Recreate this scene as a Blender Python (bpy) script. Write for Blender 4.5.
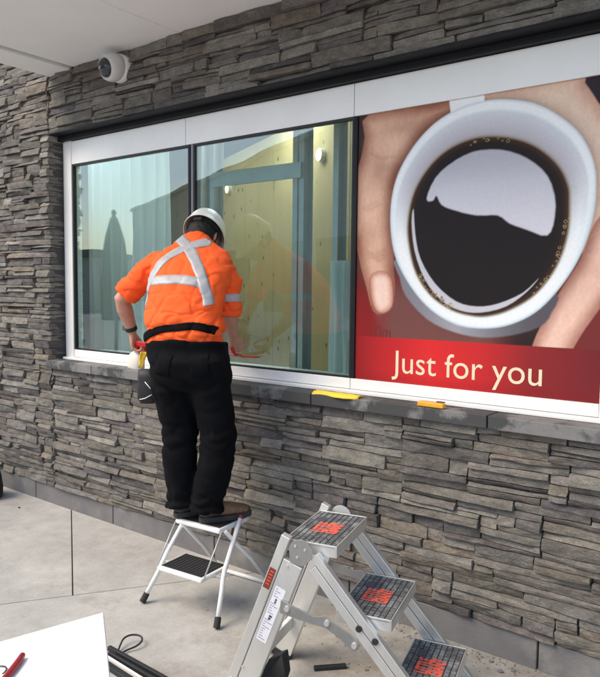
import bpy, bmesh, math, random
import numpy as np
from math import sin, cos, pi, radians, sqrt, atan2
from mathutils import Vector, Matrix, noise
from mathutils.bvhtree import BVHTree

random.seed(7)
R = random.random
U = random.uniform
for o in list(bpy.data.objects):
    bpy.data.objects.remove(o)
scene = bpy.context.scene
COL = scene.collection

# ------------------------------------------------------------------ camera
# world axes: X runs along the wall to the right, Y goes into the wall, Z up
FPX, PITCH, ROLL, YAW = 690.0, radians(4.22), radians(.565), radians(37.55)
CAM = Vector((0, -2.8265, 1.6))
fw = Vector((-sin(YAW) * cos(PITCH), cos(YAW) * cos(PITCH), -sin(PITCH)))
rt = Vector((cos(YAW), sin(YAW), 0))
up = rt.cross(fw)
r2 = cos(ROLL) * rt + sin(ROLL) * up
u2 = -sin(ROLL) * rt + cos(ROLL) * up
cd = bpy.data.cameras.new('camera')
cam = bpy.data.objects.new('camera', cd)
COL.objects.link(cam)
cam.matrix_world = Matrix(((r2.x, u2.x, -fw.x, CAM.x), (r2.y, u2.y, -fw.y, CAM.y), (r2.z, u2.z, -fw.z, CAM.z), (0, 0, 0, 1)))
cd.sensor_fit = 'HORIZONTAL'
cd.sensor_width = 36
cd.lens = FPX / 600 * 36
cd.clip_start = .05
cd.clip_end = 800
scene.camera = cam

# ------------------------------------------------------------------ light
SUN_EL, SUN_AZ = radians(49), radians(-36)      # azimuth: angle of the sun left of straight out (-Y)
world = bpy.data.worlds.new('World')
scene.world = world
world.use_nodes = True
wn = world.node_tree.nodes
wl = world.node_tree.links
bg = wn['Background']
sky = wn.new('ShaderNodeTexSky')
sky.sky_type = 'NISHITA'
sky.sun_disc = False
sky.sun_elevation = SUN_EL
sky.sun_rotation = radians(180) - SUN_AZ
sky.air_density = 1.0
sky.dust_density = 1.5
sky.ozone_density = 1.0
wl.new(sky.outputs[0], bg.inputs[0])
bg.inputs[1].default_value = .15
sd = bpy.data.lights.new('sun', 'SUN')
sd.energy = 1.5
sd.angle = radians(35)
sd.color = (1, .89, .72)
sun = bpy.data.objects.new('sun', sd)
COL.objects.link(sun)
sv = Vector((sin(SUN_AZ) * cos(SUN_EL), -cos(SUN_AZ) * cos(SUN_EL), sin(SUN_EL)))   # towards the sun
sun.rotation_euler = sv.to_track_quat('Z', 'Y').to_euler()
sun.location = (-4, -6, 8)
vs = scene.view_settings
vs.view_transform = 'Standard'
vs.look = 'None'
vs.exposure = 1.04
vs.use_white_balance = True
vs.white_balance_temperature = 6850
vs.white_balance_tint = 10
vs.gamma = 1
scene.render.engine = 'CYCLES'
scene.cycles.max_bounces = 10
scene.cycles.transparent_max_bounces = 16


# ------------------------------------------------------------------ materials
def lin(r, g, b):
    f = lambda c: (c / 255 / 12.92) if c / 255 <= .04045 else ((c / 255 + .055) / 1.055) ** 2.4
    return (f(r), f(g), f(b))


class NT:
    def __init__(s, m):
        s.t = m.node_tree

    def n(s, typ, **k):
        nd = s.t.nodes.new(typ)
        for a, b in k.items():
            if a.startswith('i_'):
                key = a[2:]
                nd.inputs[int(key) if key.isdigit() else key.replace('_', ' ')].default_value = b
            else:
                setattr(nd, a, b)
        return nd

    def l(s, a, b):
        s.t.links.new(a, b)


MATS = {}


def mat(name, col, rough=.6, metal=0, var=.0, vscale=8, bump=0, bscale=60, spec=.5, stretch=(1, 1, 1), rvar=0, coat=0, attr=None, detail=6, dirt=None):
    m = bpy.data.materials.new(name)
    m.use_nodes = True
    t = NT(m)
    b = m.node_tree.nodes['Principled BSDF']
    b.inputs['Roughness'].default_value = rough
    b.inputs['Metallic'].default_value = metal
    b.inputs['Specular IOR Level'].default_value = spec
    b.inputs['Coat Weight'].default_value = coat
    b.inputs['Base Color'].default_value = (*col, 1)
    tc = t.n('ShaderNodeTexCoord')
    mp = t.n('ShaderNodeMapping')
    mp.inputs['Scale'].default_value = stretch
    t.l(tc.outputs['Object'], mp.inputs['Vector'])
    src = None
    if attr:
        a = t.n('ShaderNodeAttribute', attribute_name=attr)
        src = a.outputs['Color']
    if var:
        nz = t.n('ShaderNodeTexNoise', i_Scale=vscale, i_Detail=detail, i_Roughness=.62)
        t.l(mp.outputs[0], nz.inputs['Vector'])
        mr = t.n('ShaderNodeMapRange')
        mr.inputs[1].default_value = .25
        mr.inputs[2].default_value = .75
        mr.inputs[3].default_value = 1 - var
        mr.inputs[4].default_value = 1 + var
        t.l(nz.outputs['Fac'], mr.inputs[0])
        mx = t.n('ShaderNodeMix', data_type='RGBA', blend_type='MULTIPLY')
        mx.inputs['Factor'].default_value = 1
        if src:
            t.l(src, mx.inputs['A'])
        else:
            mx.inputs['A'].default_value = (*col, 1)
        t.l(mr.outputs[0], mx.inputs['B'])
        src = mx.outputs['Result']
    if dirt:
        dcol, dsc, lo, hi = dirt
        nz = t.n('ShaderNodeTexNoise', i_Scale=dsc, i_Detail=8, i_Roughness=.65)
        t.l(mp.outputs[0], nz.inputs['Vector'])
        mr = t.n('ShaderNodeMapRange')
        mr.inputs[1].default_value = lo
        mr.inputs[2].default_value = hi
        t.l(nz.outputs['Fac'], mr.inputs[0])
        mx = t.n('ShaderNodeMix', data_type='RGBA')
        if src:
            t.l(src, mx.inputs['A'])
        else:
            mx.inputs['A'].default_value = (*col, 1)
        mx.inputs['B'].default_value = (*dcol, 1)
        t.l(mr.outputs[0], mx.inputs['Factor'])
        src = mx.outputs['Result']
    if src:
        t.l(src, b.inputs['Base Color'])
    if rvar:
        nz = t.n('ShaderNodeTexNoise', i_Scale=vscale * 1.7, i_Detail=5)
        t.l(mp.outputs[0], nz.inputs['Vector'])
        mr = t.n('ShaderNodeMapRange')
        mr.inputs[3].default_value = max(0, rough - rvar)
        mr.inputs[4].default_value = min(1, rough + rvar)
        t.l(nz.outputs['Fac'], mr.inputs[0])
        t.l(mr.outputs[0], b.inputs['Roughness'])
    if bump:
        nz = t.n('ShaderNodeTexNoise', i_Scale=bscale, i_Detail=8, i_Roughness=.6)
        t.l(mp.outputs[0], nz.inputs['Vector'])
        bp = t.n('ShaderNodeBump', i_Strength=min(1, bump), i_Distance=.004 * max(1, bump))
        t.l(nz.outputs['Fac'], bp.inputs['Height'])
        t.l(bp.outputs[0], b.inputs['Normal'])
    MATS[name] = m
    return m


def glassmat(name, tint, ior, rough=0.0):
    m = bpy.data.materials.new(name)
    m.use_nodes = True
    t = NT(m)
    m.node_tree.nodes.remove(m.node_tree.nodes['Principled BSDF'])
    out = m.node_tree.nodes['Material Output']
    tr = t.n('ShaderNodeBsdfTransparent')
    tr.inputs[0].default_value = (*tint, 1)
    gl = t.n('ShaderNodeBsdfGlossy')
    gl.inputs['Roughness'].default_value = rough
    gl.inputs['Color'].default_value = (.92, .98, 1, 1)
    ge = t.n('ShaderNodeNewGeometry')               # same reflectance entering and leaving the thin pane
    mi = t.n('ShaderNodeMapRange')
    mi.inputs[3].default_value = ior
    mi.inputs[4].default_value = 1 / ior
    t.l(ge.outputs['Backfacing'], mi.inputs[0])
    fr = t.n('ShaderNodeFresnel')
    t.l(mi.outputs[0], fr.inputs['IOR'])
    mx = t.n('ShaderNodeMixShader')
    t.l(fr.outputs[0], mx.inputs[0])
    t.l(tr.outputs[0], mx.inputs[1])
    t.l(gl.outputs[0], mx.inputs[2])
    t.l(mx.outputs[0], out.inputs[0])
    # slow waviness of float glass
    tc = t.n('ShaderNodeTexCoord')
    nz = t.n('ShaderNodeTexNoise', i_Scale=2.2, i_Detail=1)
    t.l(tc.outputs['Object'], nz.inputs['Vector'])
    bp = t.n('ShaderNodeBump', i_Strength=.12, i_Distance=.01)
    t.l(nz.outputs['Fac'], bp.inputs['Height'])
    t.l(bp.outputs[0], gl.inputs['Normal'])
    return m


def emit(name, col, s):
    m = bpy.data.materials.new(name)
    m.use_nodes = True
    b = m.node_tree.nodes['Principled BSDF']
    b.inputs['Base Color'].default_value = (*col, 1)
    b.inputs['Emission Color'].default_value = (*col, 1)
    b.inputs['Emission Strength'].default_value = s
    return m


def stone_material():
    m = bpy.data.materials.new('split_stone')
    m.use_nodes = True
    t = NT(m)
    b = m.node_tree.nodes['Principled BSDF']
    b.inputs['Roughness'].default_value = .88
    b.inputs['Specular IOR Level'].default_value = .3
    g = t.n('ShaderNodeNewGeometry')
    mp = t.n('ShaderNodeMapping')
    mp.inputs['Scale'].default_value = (1, 1, 1.9)
    t.l(g.outputs['Position'], mp.inputs['Vector'])
    a = t.n('ShaderNodeAttribute', attribute_name='tint')
    n1 = t.n('ShaderNodeTexNoise', i_Scale=14, i_Detail=10, i_Roughness=.7)
    n2 = t.n('ShaderNodeTexNoise', i_Scale=70, i_Detail=6, i_Roughness=.65)
    n3 = t.n('ShaderNodeTexNoise', i_Scale=2.6, i_Detail=4, i_Roughness=.6)
    for n in (n1, n2, n3):
        t.l(mp.outputs[0], n.inputs['Vector'])
    def rng(s, lo, hi, a0=.3, a1=.7):
        r = t.n('ShaderNodeMapRange')
        for k, v in ((1, a0), (2, a1), (3, lo), (4, hi)):
            r.inputs[k].default_value = v
        t.l(s, r.inputs[0])
        return r.outputs[0]
    def mul(x, y):
        mx = t.n('ShaderNodeMix', data_type='RGBA', blend_type='MULTIPLY')
        mx.inputs['Factor'].default_value = 1
        t.l(x, mx.inputs['A'])
        t.l(y, mx.inputs['B'])
        return mx.outputs['Result']
    c = mul(a.outputs['Color'], rng(n1.outputs['Fac'], .62, 1.36))
    c = mul(c, rng(n2.outputs['Fac'], .78, 1.22))
    c = mul(c, rng(n3.outputs['Fac'], .86, 1.14))
    n5 = t.n('ShaderNodeTexNoise', i_Scale=210, i_Detail=4, i_Roughness=.7)
    t.l(mp.outputs[0], n5.inputs['Vector'])
    c = mul(c, rng(n5.outputs['Fac'], .72, 1.28))
    # pale mineral bloom on some patches
    n4 = t.n('ShaderNodeTexNoise', i_Scale=9, i_Detail=9, i_Roughness=.72)
    mp2 = t.n('ShaderNodeMapping')
    mp2.inputs['Location'].default_value = (7, 3, 1)
    mp2.inputs['Scale'].default_value = (1, 1, 2.4)
    t.l(g.outputs['Position'], mp2.inputs['Vector'])
    t.l(mp2.outputs[0], n4.inputs['Vector'])
    mx = t.n('ShaderNodeMix', data_type='RGBA')
    t.l(rng(n4.outputs['Fac'], 0, .5, .55, .75), mx.inputs['Factor'])
    t.l(c, mx.inputs['A'])
    mx.inputs['B'].default_value = (.34, .32, .295, 1)
    t.l(mx.outputs['Result'], b.inputs['Base Color'])
    ad = t.n('ShaderNodeMath', operation='MULTIPLY_ADD')
    t.l(n2.outputs['Fac'], ad.inputs[0])
    ad.inputs[1].default_value = .55
    t.l(n1.outputs['Fac'], ad.inputs[2])
    bp = t.n('ShaderNodeBump', i_Strength=.9, i_Distance=.012)
    t.l(ad.outputs[0], bp.inputs['Height'])
    t.l(bp.outputs[0], b.inputs['Normal'])
    return m


def concrete_material():
    m = bpy.data.materials.new('broom_concrete')
    m.use_nodes = True
    t = NT(m)
    b = m.node_tree.nodes['Principled BSDF']
    b.inputs['Roughness'].default_value = .85
    g = t.n('ShaderNodeNewGeometry')
    def nz(sc, d, r, loc=(0, 0, 0), s=(1, 1, 1)):
        mp = t.n('ShaderNodeMapping')
        mp.inputs['Location'].default_value = loc
        mp.inputs['Scale'].default_value = s
        t.l(g.outputs['Position'], mp.inputs['Vector'])
        n = t.n('ShaderNodeTexNoise', i_Scale=sc, i_Detail=d, i_Roughness=r)
        t.l(mp.outputs[0], n.inputs['Vector'])
        return n.outputs['Fac']
    def rng(s, lo, hi, a0=.3, a1=.7):
        r = t.n('ShaderNodeMapRange')
        for k, v in ((1, a0), (2, a1), (3, lo), (4, hi)):
            r.inputs[k].default_value = v
        t.l(s, r.inputs[0])
        return r.outputs[0]
    cr = t.n('ShaderNodeMix', data_type='RGBA')
    cr.inputs['A'].default_value = (.335, .325, .305, 1)
    cr.inputs['B'].default_value = (.44, .43, .405, 1)
    t.l(rng(nz(1.7, 8, .6), 0, 1), cr.inputs['Factor'])
    cur = cr.outputs['Result']
    for f in (rng(nz(9, 8, .65, (3, 0, 0)), .86, 1.1), rng(nz(60, 4, .6), .93, 1.07)):
        mx = t.n('ShaderNodeMix', data_type='RGBA', blend_type='MULTIPLY')
        mx.inputs['Factor'].default_value = 1
        t.l(cur, mx.inputs['A'])
        t.l(f, mx.inputs['B'])
        cur = mx.outputs['Result']
    # dark scuffs and spilled dust: shaped stains, denser towards the building end of the walk
    sx = t.n('ShaderNodeSeparateXYZ')
    t.l(g.outputs['Position'], sx.inputs[0])
    east = rng(sx.outputs['X'], 0, 1, -2.6, -1.3)
    ad = t.n('ShaderNodeMath', operation='MULTIPLY_ADD')
    t.l(east, ad.inputs[0])
    ad.inputs[1].default_value = .24
    t.l(nz(3.4, 9, .72, (1, 5, 0)), ad.inputs[2])
    mx = t.n('ShaderNodeMix', data_type='RGBA')
    t.l(rng(ad.outputs[0], 0, .8, .56, .8), mx.inputs['Factor'])
    t.l(cur, mx.inputs['A'])
    mx.inputs['B'].default_value = (.20, .175, .145, 1)
    cur = mx.outputs['Result']
    mx = t.n('ShaderNodeMix', data_type='RGBA')
    t.l(rng(nz(6, 10, .75, (9, 2, 0), (1, 2.4, 1)), 0, .7, .64, .74), mx.inputs['Factor'])
    t.l(cur, mx.inputs['A'])
    mx.inputs['B'].default_value = (.15, .15, .155, 1)
    t.l(mx.outputs['Result'], b.inputs['Base Color'])
    bp = t.n('ShaderNodeBump', i_Strength=.35, i_Distance=.003)
    t.l(nz(120, 6, .65), bp.inputs['Height'])
    t.l(bp.outputs[0], b.inputs['Normal'])
    return m


def ply_material():
    m = bpy.data.materials.new('plywood')
    m.use_nodes = True
    t = NT(m)
    b = m.node_tree.nodes['Principled BSDF']
    b.inputs['Roughness'].default_value = .7
    tc = t.n('ShaderNodeTexCoord')
    mp = t.n('ShaderNodeMapping')
    mp.inputs['Scale'].default_value = (1, 1, .12)
    t.l(tc.outputs['Object'], mp.inputs['Vector'])
    n = t.n('ShaderNodeTexNoise', i_Scale=16, i_Detail=6)
    t.l(mp.outputs[0], n.inputs['Vector'])
    cr = t.n('ShaderNodeMix', data_type='RGBA')
    cr.inputs['A'].default_value = (.50, .34, .15, 1)
    cr.inputs['B'].default_value = (.66, .48, .25, 1)
    t.l(n.outputs['Fac'], cr.inputs['Factor'])
    v = t.n('ShaderNodeTexVoronoi', i_Scale=7.5)
    mp2 = t.n('ShaderNodeMapping')
    mp2.inputs['Scale'].default_value = (1.3, 1.3, .9)
    t.l(tc.outputs['Object'], mp2.inputs['Vector'])
    t.l(mp2.outputs[0], v.inputs['Vector'])
    r = t.n('ShaderNodeMapRange')
    for k, x in ((1, .07), (2, .16), (3, 1), (4, 0)):
        r.inputs[k].default_value = x
    t.l(v.outputs['Distance'], r.inputs[0])
    mx = t.n('ShaderNodeMix', data_type='RGBA')
    t.l(r.outputs[0], mx.inputs['Factor'])
    t.l(cr.outputs['Result'], mx.inputs['A'])
    mx.inputs['B'].default_value = (.12, .065, .03, 1)
    t.l(mx.outputs['Result'], b.inputs['Base Color'])
    return m


def sheet_material():
    m = bpy.data.materials.new('plastic_film')
    m.use_nodes = True
    t = NT(m)
    out = m.node_tree.nodes['Material Output']
    b = m.node_tree.nodes['Principled BSDF']
    b.inputs['Base Color'].default_value = (.78, .84, .86, 1)
    b.inputs['Roughness'].default_value = .25
    tl = t.n('ShaderNodeBsdfTranslucent')
    tl.inputs[0].default_value = (.8, .86, .88, 1)
    tr = t.n('ShaderNodeBsdfTransparent')
    m1 = t.n('ShaderNodeMixShader', i_0=.45)
    m2 = t.n('ShaderNodeMixShader', i_0=.22)
    t.l(b.outputs[0], m1.inputs[1])
    t.l(tl.outputs[0], m1.inputs[2])
    t.l(m1.outputs[0], m2.inputs[1])
    t.l(tr.outputs[0], m2.inputs[2])
    t.l(m2.outputs[0], out.inputs[0])
    return m


def attr_print(name, rough, spec=.4, coat=.3):
    m = bpy.data.materials.new(name)
    m.use_nodes = True
    t = NT(m)
    b = m.node_tree.nodes['Principled BSDF']
    a = t.n('ShaderNodeAttribute', attribute_name='print')
    t.l(a.outputs['Color'], b.inputs['Base Color'])
    b.inputs['Roughness'].default_value = rough
    b.inputs['Specular IOR Level'].default_value = spec
    return m


M_STONE = stone_material()
M_CONC = concrete_material()
M_PLY = ply_material()
M_FILM = sheet_material()
M_PRINT = attr_print('poster_print', .55, .12)
M_GLASS = glassmat('window_glass', (.79, .89, .885), 1.78)
M_MORTAR = mat('dark_mortar', (.06, .057, .054), .95, bump=.5)
M_JOINT = mat('joint_filler', (.13, .125, .115), .95)
M_BASE = mat('base_block', (.155, .15, .15), .9, var=.22, vscale=5, bump=.5, bscale=90, dirt=((.27, .26, .24), 4, .56, .8))
M_SILL = mat('sill_stone', (.175, .17, .168), .8, var=.2, vscale=9, bump=.4, bscale=90, dirt=((.05, .05, .052), 2.6, .49, .55))
M_FRAME = mat('white_aluminium', (.82, .81, .785), .38, var=.05, vscale=3, rvar=.08)
M_SHEEN = mat('painted_sheen_grey', (.20, .20, .22), .45, metal=.3)
M_BLACK = mat('black_metal', (.007, .0075, .010), .6, rvar=.1, spec=.3)
M_GASK = mat('black_gasket', (.008, .009, .010), .55)
M_SOFFIT = mat('soffit_paint', (.88, .875, .86), .6, var=.05, vscale=1.5, bump=.08, bscale=30)
M_DARK = mat('dark_void', (.03, .03, .03), .9)
M_ALU = mat('ladder_aluminium', (.78, .775, .75), .40, metal=.75, var=.1, vscale=12, stretch=(1, 1, .15), rvar=.12)
M_ALU2 = mat('brushed_plate', (.42, .42, .41), .42, metal=.8, var=.12, vscale=14, rvar=.1)
M_STEEL = mat('galvanised', (.50, .51, .50), .45, metal=.25, var=.1, vscale=10)
M_WHITE = mat('white_enamel', (.78, .78, .77), .35, var=.04, rvar=.1)
M_RUB = mat('black_rubber', (.018, .018, .019), .75, var=.25, vscale=40, bump=.3, bscale=200)
M_TREAD = mat('tread_grip', (.10, .104, .108), .6, var=.75, vscale=60, bump=.5, bscale=260, dirt=((.26, .27, .275), 20, .46, .64))
M_TREADB = mat('tread_groove', (.045, .047, .05), .8, var=.4, vscale=60)
M_RED = mat('red_print', (.86, .12, .07), .6, var=.2, vscale=30)
M_REDPL = mat('red_plastic', (.55, .015, .02), .35)
M_DKRED = mat('dark_red_grip', (.28, .012, .016), .45)
M_REDBR = mat('red_brown_sticker', (.20, .035, .02), .5)
M_STICK = mat('paper_sticker', (.72, .72, .76), .5)
M_INK = mat('sticker_ink', (.06, .06, .08), .6)
M_GREYINK = mat('grey_ink', (.34, .34, .42), .6)
M_ORANGE = mat('hi_vis_orange', (1.0, .125, .026), .75, var=.07, vscale=10, bump=.15, bscale=500, spec=.2)
M_TAPE = mat('reflective_tape', (.40, .40, .415), .45, var=.12, vscale=35, bump=.1)
M_TROU = mat('black_trousers', (.0042, .0043, .0055), .95, var=.3, vscale=14, bump=.2, bscale=400, spec=.12)
M_SKIN = mat('skin', (.50, .25, .17), .5, var=.1, vscale=25, bump=.08, bscale=160)
M_HAIR = mat('dark_hair', (.005, .0045, .0045), .7, bump=.6, bscale=120, stretch=(1, 1, .3))
M_HELM = mat('helmet_white', (.76, .745, .70), .32, var=.05)
M_SHOE = mat('shoe_leather', (.20, .115, .065), .7, var=.3, vscale=30, bump=.3)
M_HEEL = mat('shoe_suede_grey', (.05, .046, .042), .85, var=.3, vscale=40)
M_SOLE = mat('shoe_sole', (.04, .038, .036), .8, bump=.3)
M_BOTTLE = mat('bottle_plastic', (.80, .74, .64), .4)
M_YEL = mat('yellow_cloth', (.85, .58, .06), .9, bump=.4, bscale=300, var=.1)
M_YTOOL = mat('yellow_plastic', (.72, .36, .03), .4, var=.08)
M_BOARD = mat('white_board', (.88, .88, .87), .42, var=.02)
M_CABLE = mat('black_cable', (.014, .015, .018), .5)
M_BAG = mat('black_bag', (.012, .011, .014), .6, bump=.4, bscale=40)
M_BROWN = mat('parasol_cloth', (.16, .10, .06), .9, bump=.3)
M_WOOD = mat('wood_box', (.30, .18, .09), .8, var=.2)
M_ASPH = mat('lot_concrete', (.45, .44, .42), .9, var=.2, vscale=2, bump=.6, bscale=60)
M_KERB = mat('kerb_concrete', (.38, .37, .35), .9, var=.12)
M_ROOMW = mat('drywall', (.70, .72, .71), .8, var=.03)
M_ROOMF = mat('screed', (.25, .24, .22), .9)
M_BRICKF = mat('far_wall', (.50, .48, .44), .9, var=.1)
M_ROOF = mat('far_roof', (.10, .09, .085), .9, var=.15)
M_FGLASS = mat('far_glass', (.03, .04, .05), .1)
M_LEAF = mat('foliage', (.055, .085, .03), .8, var=.3, vscale=3)
M_BARK = mat('bark', (.09, .065, .045), .9, bump=.5)
M_CREAM = mat('cream_letter', (.80, .68, .48), .5)
M_DRED = mat('dark_red_letter', (.18, .012, .012), .5)
M_LAMP = emit('lamp_glow', (1, .72, .36), 3.0)
M_FILLGLOW = emit('added_fill_glow', (.92, 1, .98), 6.0)  # glow of the unseen panels added to brighten the room
M_CAMG = mat('camera_shell', (.60, .60, .60), .5, var=.04)
M_LENS = mat('smoked_dome', (.015, .018, .025), .06, spec=.8)
M_GRIT = mat('grit', (.23, .21, .18), .95, var=.4, vscale=60)


# ------------------------------------------------------------------ mesh helpers
class MB:
    def __init__(s):
        s.v = []
        s.f = []

    def add(s, vs_, fs_):
        k = len(s.v)
        s.v += [Vector(p) for p in vs_]
        s.f += [tuple(i + k for i in f) for f in fs_]
        return s

    def box(s, c, size, rot=None):
        c = Vector(c)
        h = [x / 2 for x in size]
        pts = [Vector((sx * h[0], sy * h[1], sz * h[2])) for sx in (-1, 1) for sy in (-1, 1) for sz in (-1, 1)]
        if rot is not None:
            pts = [rot @ p for p in pts]
        return s.add([p + c for p in pts], [(0, 1, 3, 2), (4, 6, 7, 5), (0, 4, 5, 1), (2, 3, 7, 6), (0, 2, 6, 4), (1, 5, 7, 3)])

    def box2(s, a, b):
        return s.box([(x + y) / 2 for x, y in zip(a, b)], [abs(y - x) for x, y in zip(a, b)])

    def bar(s, a, b, w, t, side):
        """rectangular bar from a to b; w along 'side', t across"""
        a, b, side = Vector(a), Vector(b), Vector(side)
        d = (b - a).normalized()
        side = (side - d * side.dot(d)).normalized()
        n = d.cross(side)
        vs_ = []
        for p in (a, b):
            for i, j in ((-1, -1), (1, -1), (1, 1), (-1, 1)):
                vs_.append(p + side * (i * w / 2) + n * (j * t / 2))
        return s.add(vs_, [(3, 2, 1, 0), (4, 5, 6, 7), (0, 1, 5, 4), (1, 2, 6, 5), (2, 3, 7, 6), (3, 0, 4, 7)])

    def tube(s, pts, rad, n=10, cap=True, flat=None):
        pts = [Vector(p) for p in pts]
        m = len(pts)
        rad = rad if isinstance(rad, (list, tuple)) else [rad] * m
        ref = None
        rings = []
        for i, p in enumerate(pts):
            d = (pts[min(i + 1, m - 1)] - pts[max(i - 1, 0)]).normalized()
            if ref is None:
                ref = Vector((0, 0, 1)) if abs(d.z) < .9 else Vector((1, 0, 0))
            x = (ref - d * ref.dot(d)).normalized()
            ref = x
            y = d.cross(x)
            rings.append([p + x * (cos(2 * pi * k / n) * rad[i]) + y * (sin(2 * pi * k / n) * rad[i]) for k in range(n)])
        return s.rings(rings, cap)

    def rings(s, rings, cap=True):
        n = len(rings[0])
        vs_ = [p for r in rings for p in r]
        fs_ = []
        for i in range(len(rings) - 1):
            for k in range(n):
                a, b = i * n + k, i * n + (k + 1) % n
                fs_.append((a, b, b + n, a + n))
        if cap:
            fs_.append(tuple(range(n - 1, -1, -1)))
            fs_.append(tuple(range((len(rings) - 1) * n, len(rings) * n)))
        return s.add(vs_, fs_)

    def loft(s, secs, n=28, power=2.3):
        """secs: (centre, u vector, v vector)"""
        rr = []
        for c, u, v in secs:
            c, u, v = Vector(c), Vector(u), Vector(v)
            ring = []
            for k in range(n):
                a = 2 * pi * k / n
                ca, sa = cos(a), sin(a)
                ring.append(c + u * (abs(ca) ** (2 / power) * (1 if ca > 0 else -1)) + v * (abs(sa) ** (2 / power) * (1 if sa > 0 else -1)))
            rr.append(ring)
        return s.rings(rr)

    def prism(s, poly, n, d):
        """poly of 3-D points pushed along n by d"""
        n = Vector(n) * d
        k = len(poly)
        vs_ = [Vector(p) for p in poly] + [Vector(p) + n for p in poly]
        fs_ = [tuple(range(k - 1, -1, -1)), tuple(range(k, 2 * k))] + [(i, (i + 1) % k, (i + 1) % k + k, i + k) for i in range(k)]
        return s.add(vs_, fs_)

    def ell(s, c, ax, nu=20, nv=12):
        c = Vector(c)
        ax = [Vector(a) for a in ax]
        rr = []
        for j in range(1, nv):
            t = pi * j / nv
            rr.append([c + ax[0] * (sin(t) * cos(2 * pi * k / nu)) + ax[1] * (sin(t) * sin(2 * pi * k / nu)) + ax[2] * cos(t) for k in range(nu)])
        return s.rings(rr)

    def mesh(s, name, off=None):
        me = bpy.data.meshes.new(name)
        off = Vector(off) if off else Vector()
        me.from_pydata([p - off for p in s.v], [], s.f)
        me.update()
        bm = bmesh.new()
        bm.from_mesh(me)
        bmesh.ops.recalc_face_normals(bm, faces=bm.faces)
        bm.to_mesh(me)
        bm.free()
        return me

    def build(s, name, m, parent=None, smooth=False, bevel=0, seg=2, off=None, subd=0):
        if off is None and parent is not None:
            off = ORI.get(parent.name)
        me = s.mesh(name, off)
        return link(name, me, m, parent, smooth, bevel, seg, off, subd)


ORI = {}


def link(name, me, m, parent=None, smooth=False, bevel=0, seg=2, off=None, subd=0):
    me.materials.clear()
    me.materials.append(m)
    o = bpy.data.objects.new(name, me)
    COL.objects.link(o)
    if parent is not None:
        o.parent = parent
        if off is not None:
            ORI[o.name] = Vector(off)
    elif off is not None:
        o.location = off
        ORI[o.name] = Vector(off)
    if smooth:
        me.polygons.foreach_set('use_smooth', [True] * len(me.polygons))
    if bevel:
        b = o.modifiers.new('bevel', 'BEVEL')
        b.width = bevel
        b.segments = seg
        b.limit_method = 'ANGLE'
        b.angle_limit = radians(35)
        b.harden_normals = False
    if subd:
        b = o.modifiers.new('sub', 'SUBSURF')
        b.levels = b.render_levels = subd
    return o


def thing(name, label, cat, loc=(0, 0, 0), rotz=0, group=None):
    """an empty at the base; children are given in world coordinates unless rotz is used (then local)"""
    o = bpy.data.objects.new(name, None)
    o.empty_display_size = .1
    COL.objects.link(o)
    o.location = loc
    o.rotation_euler = (0, 0, rotz)
    o['label'] = label
    o['category'] = cat
    if group:
        o['group'] = group
    ORI[o.name] = Vector(loc) if not rotz else Vector()
    return o


def tag(o, label, cat, group=None):
    o['label'] = label
    o['category'] = cat
    if group:
        o['group'] = group
    return o


def struct(o):
    o['kind'] = 'structure'
    return o


def text_mesh(name, body, size, parent, m, mtx, extrude=.0006, spacing=1.0, shear=0, bold=0, sx=1.0, lh=1.0, align='LEFT'):
    cu = bpy.data.curves.new(name, 'FONT')
    cu.body = body
    cu.size = size
    cu.extrude = extrude
    cu.space_character = spacing
    cu.space_line = lh
    cu.shear = shear
    cu.offset = bold
    cu.resolution_u = 4
    cu.align_x = align
    t = bpy.data.objects.new(name + '_tmp', cu)
    COL.objects.link(t)
    dg = bpy.context.evaluated_depsgraph_get()
    me = bpy.data.meshes.new_from_object(t.evaluated_get(dg))
    bpy.data.objects.remove(t)
    bpy.data.curves.remove(cu)
    me.name = name
    me.transform(Matrix.Diagonal((sx, 1, 1, 1)))
    me.transform(mtx)
    return link(name, me, m, parent, off=ORI.get(parent.name))


def fuse(mbs, voxel, smooth_it=4, name='fused'):
    """union several closed shapes into one continuous skin"""
    big = MB()
    for b in mbs:
        big.add(b.v, b.f)
    me = big.mesh(name + '_raw')
    t = bpy.data.objects.new(name + '_tmp', me)
    COL.objects.link(t)
    r = t.modifiers.new('r', 'REMESH')
    r.mode = 'VOXEL'
    r.voxel_size = voxel
    r.use_smooth_shade = True
    if smooth_it:
        sm = t.modifiers.new('s', 'SMOOTH')
        sm.factor = .5
        sm.iterations = smooth_it
    dg = bpy.context.evaluated_depsgraph_get()
    out = bpy.data.meshes.new_from_object(t.evaluated_get(dg))
    bpy.data.objects.remove(t)
    bpy.data.meshes.remove(me)
    out.name = name
    return out


def displace(me, fn):
    n = len(me.vertices)
    co = np.empty(n * 3)
    no = np.empty(n * 3)
    me.vertices.foreach_get('co', co)
    me.vertices.foreach_get('normal', no)
    co = co.reshape(-1, 3)
    no = no.reshape(-1, 3)
    for i in range(n):
        co[i] += no[i] * fn(co[i])
    me.vertices.foreach_set('co', co.ravel())
    me.update()


def bvh_of(me):
    return BVHTree.FromPolygons([v.co.copy() for v in me.vertices], [tuple(p.vertices) for p in me.polygons])


def project(p):
    v = Vector(p) - CAM
    z = v.dot(fw)
    if z < .05:
        return None
    return (300 + FPX * v.dot(r2) / z, 338.5 - FPX * v.dot(u2) / z)


# ================================================================== ground
d1 = Vector((.83, -.557, 0)).normalized()
d2 = Vector((.557, .83, 0)).normalized()
NODE = Vector((-3.035, -.787, 0))


def clip(poly, n, c):
    out = []
    for i in range(len(poly)):
        a, b = poly[i], poly[(i + 1) % len(poly)]
        da, db = a.dot(n) - c, b.dot(n) - c
        if da <= 0:
            out.append(a)
        if (da < 0 < db) or (db < 0 < da):
            out.append(a + (b - a) * (da / (da - db)))
    return out


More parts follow.
